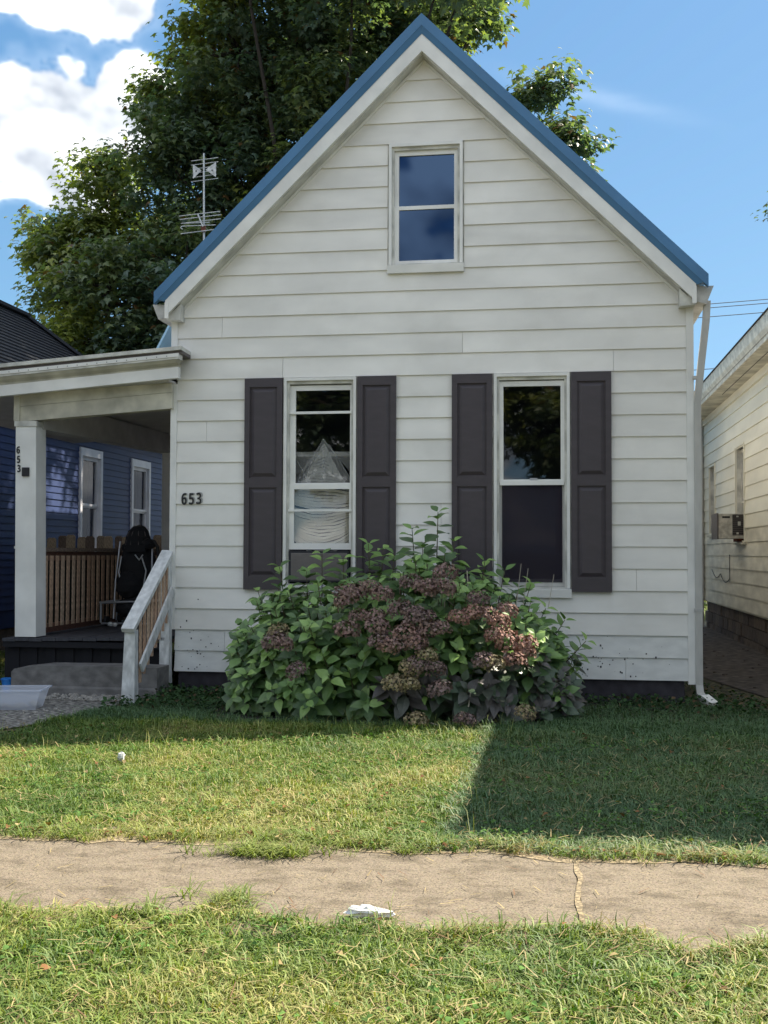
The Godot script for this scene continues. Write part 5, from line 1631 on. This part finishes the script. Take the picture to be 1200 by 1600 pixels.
func tuft(blades: int, spread: float, tall: float, wide: float, lean: float, sd: int) -> ArrayMesh:
	var r := RandomNumberGenerator.new()
	r.seed = sd
	var b := MB.new()
	for i in blades:
		var a := r.randf_range(0, TAU)
		var at := V(cos(a), 0, sin(a)) * spread * sqrt(r.randf())
		var f := r.randf_range(0, TAU)
		var dir := V(cos(f), 0, sin(f))
		var side := V(-sin(f), 0, cos(f)) * wide * r.randf_range(0.6, 1.2) * 0.5
		var h := tall * r.randf_range(0.45, 1.15)
		var ln := lean * r.randf_range(0.3, 1.3)
		var p1 := at + V(0, h * 0.62, 0) + dir * h * 0.45 * ln
		var p2 := at + V(0, h * (0.95 - 0.28 * ln), 0) + dir * h * 1.05 * ln
		var g := r.randf_range(0.72, 1.25)
		b.tint = Color(g * r.randf_range(0.9, 1.15), g, g * 0.95)
		var n0 := (V(0, 0.55, 0) - dir * 0.5 + V(r.randf_range(-0.3, 0.3), 0, r.randf_range(-0.3, 0.3))).normalized()
		var n1 := (n0 + Vector3.UP * 0.7).normalized()
		b.tri_n(at - side, at + side, p1 + side * 0.8, n0, n0, n1)
		b.tri_n(at - side, p1 + side * 0.8, p1 - side * 0.8, n0, n1, n1)
		b.tri_n(p1 - side * 0.8, p1 + side * 0.8, p2, n1, n1, n1)
	return b.mesh()

func make_grass() -> void:
	rng.seed = 200
	var patch := FastNoiseLite.new()
	patch.seed = 6
	patch.frequency = 0.9
	patch.fractal_octaves = 3
	var dryn := FastNoiseLite.new()
	dryn.seed = 9
	dryn.frequency = 0.55
	dryn.fractal_octaves = 4
	var green := Color(0.078, 0.152, 0.026)
	var lime := Color(0.19, 0.262, 0.042)
	var straw := Color(0.38, 0.345, 0.13)
	var zones := [   # name, x0, x1, z0, z1, tufts, size
		["verge_grass", -0.6, 7.2, 6.15, 8.8, 42000, 1.0],
		["lawn_grass", -3.2, 8.0, 1.2, 5.5, 62000, 1.0],
		["lawn_grass", -3.6, 5.6, 0.0, 2.2, 9000, 1.1],
		["far_grass", -9.0, -3.0, 0.0, 8.8, 9000, 1.6],
		["far_grass", 7.0, 13.0, 3.0, 8.8, 9000, 1.6],
		["far_grass", -3.9, 0.0, -9.0, 0.0, 3500, 1.5],
		["far_grass", -14.0, 22.0, -26.0, -12.4, 5000, 3.0]]
	var mesh := tuft(12, 0.038, 0.044, 0.0048, 1.0, 1)
	var mesh2 := tuft(9, 0.035, 0.062, 0.0052, 1.1, 2)
	for zn in zones:
		var a := []
		var ta := []
		var b := []
		var tb := []
		for i in zn[5]:
			var x := rng.randf_range(zn[1], zn[2])
			var z := rng.randf_range(zn[3], zn[4])
			var size: float = zn[6] * rng.randf_range(0.75, 1.25)
			var edgey := 0.0
			if zn[0] == "verge_grass":
				var w := walk_near(x)
				if z < w: continue
				edgey = exp(-(z - w) / 0.07)
			elif z > 4.9 and z < 6.6:
				var w := walk_far(x)
				if z > w: continue
				edgey = exp(-(w - z) / 0.10)
			if zn[0] == "lawn_grass":
				if z < 1.75 and x > 0.75 and x < 3.6 and z > 0.1:   # thin under the shrub
					if rng.randf() < 0.88: continue
				if x < -0.15 and z < 2.9:
					var lim := 2.75 + (x + 0.6) * 1.4 if x > -0.9 else 2.6
					if x > -0.35: lim = 0.9 - (x + 0.15) * 6.0
					if z < clampf(lim, 0.0, 2.75) + 0.15 * patch.get_noise_2d(x * 5, z * 5): continue
				if x > 5.25 and z < 0.4: continue
				if z < 0.25 and rng.randf() < 0.5: continue
			var d := clampf(0.43 + 0.85 * dryn.get_noise_2d(x, z) + rng.randf_range(-0.42, 0.42) + 0.22 * edgey, 0, 1)
			if zn[0] == "lawn_grass" and z < 2.0: d *= 0.35  # greener tint where house and neighbour shadows fall, shade put into the colour
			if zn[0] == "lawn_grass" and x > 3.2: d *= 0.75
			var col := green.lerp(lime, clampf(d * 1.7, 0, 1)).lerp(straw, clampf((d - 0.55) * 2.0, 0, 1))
			if zn[0] == "lawn_grass" and (x > 3.1 or z < 1.9): col = col.lerp(Color(0.085, 0.165, 0.105), 0.55)  # bluish cast of the shadow zones mixed into the grass colour
			col = col * (0.85 + 0.3 * rng.randf())
			var tall := 1.0 + 0.45 * patch.get_noise_2d(x * 1.3, z * 1.3)
			if edgey > 0.25: tall *= 1.15
			if zn[0] == "lawn_grass" and z < 2.4 and z > 1.5: tall *= 1.3
			var bas := Basis(Vector3.UP, rng.randf_range(0, TAU)) * Basis(Vector3.RIGHT, rng.randf_range(-0.35, 0.35))
			bas = bas.scaled(V(size, size * tall, size))
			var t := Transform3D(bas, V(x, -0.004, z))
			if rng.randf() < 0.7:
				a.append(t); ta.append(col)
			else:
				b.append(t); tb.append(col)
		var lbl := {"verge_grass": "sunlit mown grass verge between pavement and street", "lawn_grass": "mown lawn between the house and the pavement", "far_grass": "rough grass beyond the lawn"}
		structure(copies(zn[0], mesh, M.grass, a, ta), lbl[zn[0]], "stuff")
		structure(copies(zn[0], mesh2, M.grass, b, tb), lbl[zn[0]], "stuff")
	# dry clippings lying flat: in the grass, on the sand and over the pavement
	var st := MB.new()
	st.tri_n(V(-0.5, 0, -0.028), V(0.5, 0.06, -0.02), V(0.45, 0.06, 0.03), Vector3.UP, Vector3.UP, Vector3.UP)
	st.tri_n(V(-0.5, 0, -0.028), V(0.45, 0.06, 0.03), V(-0.48, 0.0, 0.03), Vector3.UP, Vector3.UP, Vector3.UP)
	var sm := st.mesh()
	var pl := []
	var tl := []
	for i in 26000:
		var x := rng.randf_range(-1.5, 7.0)
		var z := rng.randf_range(2.2, 8.6)
		var y := rng.randf_range(0.022, 0.055)
		var on_walk := z > walk_far(x) and z < walk_near(x)
		if on_walk:
			var near_edge := minf(z - walk_far(x), walk_near(x) - z)
			if rng.randf() > 0.06 + 0.9 * exp(-near_edge / 0.05): continue
			y = 0.021
		elif rng.randf() < 0.35: continue
		var l := rng.randf_range(0.025, 0.075)
		var bas := Basis(Vector3.UP, rng.randf_range(0, TAU)) * Basis(Vector3.BACK, rng.randf_range(-0.35, 0.35) if not on_walk else rng.randf_range(-0.08, 0.05))
		pl.append(Transform3D(bas.scaled(V(l, l, l * 1.2)), V(x, y, z)))
		var w := rng.randf_range(0.55, 1.25)
		tl.append(Color(0.42 * w, 0.33 * w, 0.16 * w) if rng.randf() < 0.75 else Color(0.20 * w, 0.11 * w, 0.06 * w))
	structure(copies("dry_clippings", sm, M.grass, pl, tl), "straw coloured grass clippings scattered on lawn and pavement", "stuff")
	# weeds: coarse tufts along the rims, over the pavement and tall sprigs where the shade begins
	var big := tuft(16, 0.05, 0.12, 0.008, 1.05, 3)
	var pw := []
	var tw := []
	for i in 520:
		var x := rng.randf_range(-0.5, 6.5)
		var z := walk_far(x) - rng.randf_range(-0.02, 0.14)
		if i % 3 == 0: z = walk_near(x) + rng.randf_range(0.0, 0.12)
		if i < 60:
			x = 2.36 + rng.randfn() * 0.12; z = 5.56 + rng.randfn() * 0.05
		elif i < 76:
			x = 2.42 + rng.randfn() * 0.10; z = 6.27 + rng.randfn() * 0.04
		var s := rng.randf_range(0.45, 0.95)
		pw.append(Transform3D(Basis(Vector3.UP, rng.randf_range(0, TAU)).scaled(V(s, s * 0.8, s)), V(x, 0.0, z)))
		var c := green.lerp(lime, rng.randf()).lerp(straw, rng.randf_range(0, 0.4))
		if x > 3.2 and rng.randf() < 0.3: c = c.lerp(Color(0.22, 0.12, 0.06), 0.6)
		tw.append(c)
	structure(copies("weeds", big, M.grass, pw, tw), "coarse grass tufts along the rims of the pavement", "stuff")
	# fallen leaves and small clover in the lawn
	var dl := leaf_mesh(0.7, 0.3, 0.5)
	var pd := []
	var td := []
	for i in 900:
		var x := rng.randf_range(-1.5, 7.0)
		var z := rng.randf_range(2.0, 8.6)
		if z > walk_far(x) + 0.02 and z < walk_near(x) - 0.02: continue
		if i % 4 == 0: z = walk_far(x) - absf(rng.randfn()) * 0.06
		pd.append(Transform3D(leaf_basis(V(rng.randf_range(-1, 1), rng.randf_range(-0.2, 0.4), rng.randf_range(-1, 1)), V(rng.randf_range(-0.6, 0.6), 1, rng.randf_range(-0.6, 0.6)), rng.randf_range(0.02, 0.045)), V(x, rng.randf_range(0.025, 0.05), z)))
		var w := rng.randf_range(0.6, 1.3)
		td.append(Color(0.20 * w, 0.105 * w, 0.05 * w) if i % 3 else Color(0.30 * w, 0.24 * w, 0.12 * w))
	structure(copies("fallen_leaves", dl, M.weed, pd, td), "small brown fallen leaves in the grass", "stuff")
	pd = []
	td = []
	for i in 9000:
		var c := rng.randi() % 130
		var x := -1.2 + fposmod(c * 0.6180339, 1.0) * 8.0 + rng.randfn() * 0.13
		var z := 2.0 + fposmod(c * 0.7548776, 1.0) * 6.6 + rng.randfn() * 0.10
		if z > walk_far(x) and z < walk_near(x): continue
		pd.append(Transform3D(leaf_basis(V(rng.randf_range(-1, 1), rng.randf_range(-0.1, 0.7), rng.randf_range(-1, 1)), V(rng.randf_range(-0.5, 0.5), 1, rng.randf_range(-0.5, 0.5)), rng.randf_range(0.012, 0.032)), V(x, rng.randf_range(0.015, 0.05), z)))
		var w := rng.randf_range(0.6, 1.3)
		td.append(Color(0.10 * w, 0.19 * w, 0.05 * w))
	structure(copies("clover", dl, M.weed, pd, td), "patches of clover and small broad leaved weeds in the lawn", "stuff")
	var sprig := tuft(5, 0.03, 0.26, 0.0045, 0.8, 4)
	pw = []
	tw = []
	for i in 420:
		var x := rng.randf_range(-1.2, 3.4)
		var z := 3.0 - 0.33 * (x + 0.2) + rng.randfn() * 0.28
		if i > 200:
			x = rng.randf_range(-1.0, 6.5); z = rng.randf_range(2.2, 8.4)
			if z > 5.2 and z < 6.4: continue
		var s := rng.randf_range(0.3, 0.75)
		pw.append(Transform3D(Basis(Vector3.UP, rng.randf_range(0, TAU)).scaled(V(s, s, s)), V(x, 0.0, z)))
		tw.append(lime.lerp(straw, rng.randf_range(0.1, 0.7)))
	structure(copies("weeds", sprig, M.grass, pw, tw), "thin seed stalks standing above the lawn", "stuff")
	# low broad-leaved weeds by the foundation and on the dirt
	var lm := leaf_mesh(0.8, 0.2, 0.1)
	pw = []
	tw = []
	for i in 5200:
		var x := rng.randf_range(0.0, 5.6)
		var z := rng.randf_range(0.04, 0.5)
		if i % 3 == 0:
			x = rng.randf_range(4.2, 5.9); z = rng.randf_range(-1.6, 0.9)
			if x > 5.2 + 0.35 * (z + 1.0) : continue
			if x < 4.95 and z < 0.02: continue
		elif i % 3 == 1:
			x = rng.randf_range(-0.25, 1.0); z = rng.randf_range(0.05, 1.3)
			if x < -0.05 and z < 0.95: continue
		var dir := V(rng.randf_range(-1, 1), rng.randf_range(0.1, 0.9), rng.randf_range(-1, 1))
		pw.append(Transform3D(leaf_basis(dir, V(rng.randf_range(-0.4, 0.4), 1, rng.randf_range(-0.4, 0.4)), rng.randf_range(0.02, 0.05)), V(x, rng.randf_range(0.0, 0.09), z)))
		var w := rng.randf_range(0.6, 1.3)
		tw.append(Color(0.045 * w, 0.085 * w, 0.035 * w) if rng.randf() < 0.9 else Color(0.12 * w, 0.085 * w, 0.05 * w))
	structure(copies("weeds", lm, M.weed, pw, tw), "low broad leaved weeds along the foundation", "stuff")

func _ready() -> void:
	edge.seed = 3
	edge.frequency = 0.01
	edge.fractal_octaves = 4
	make_view()
	make_materials()
	make_ground()
	make_house()
	make_blue_house()
	make_cream_house()
	make_porch_things()
	make_trees()
	make_hedge()
	make_wires()
	make_bush()
	make_grass()
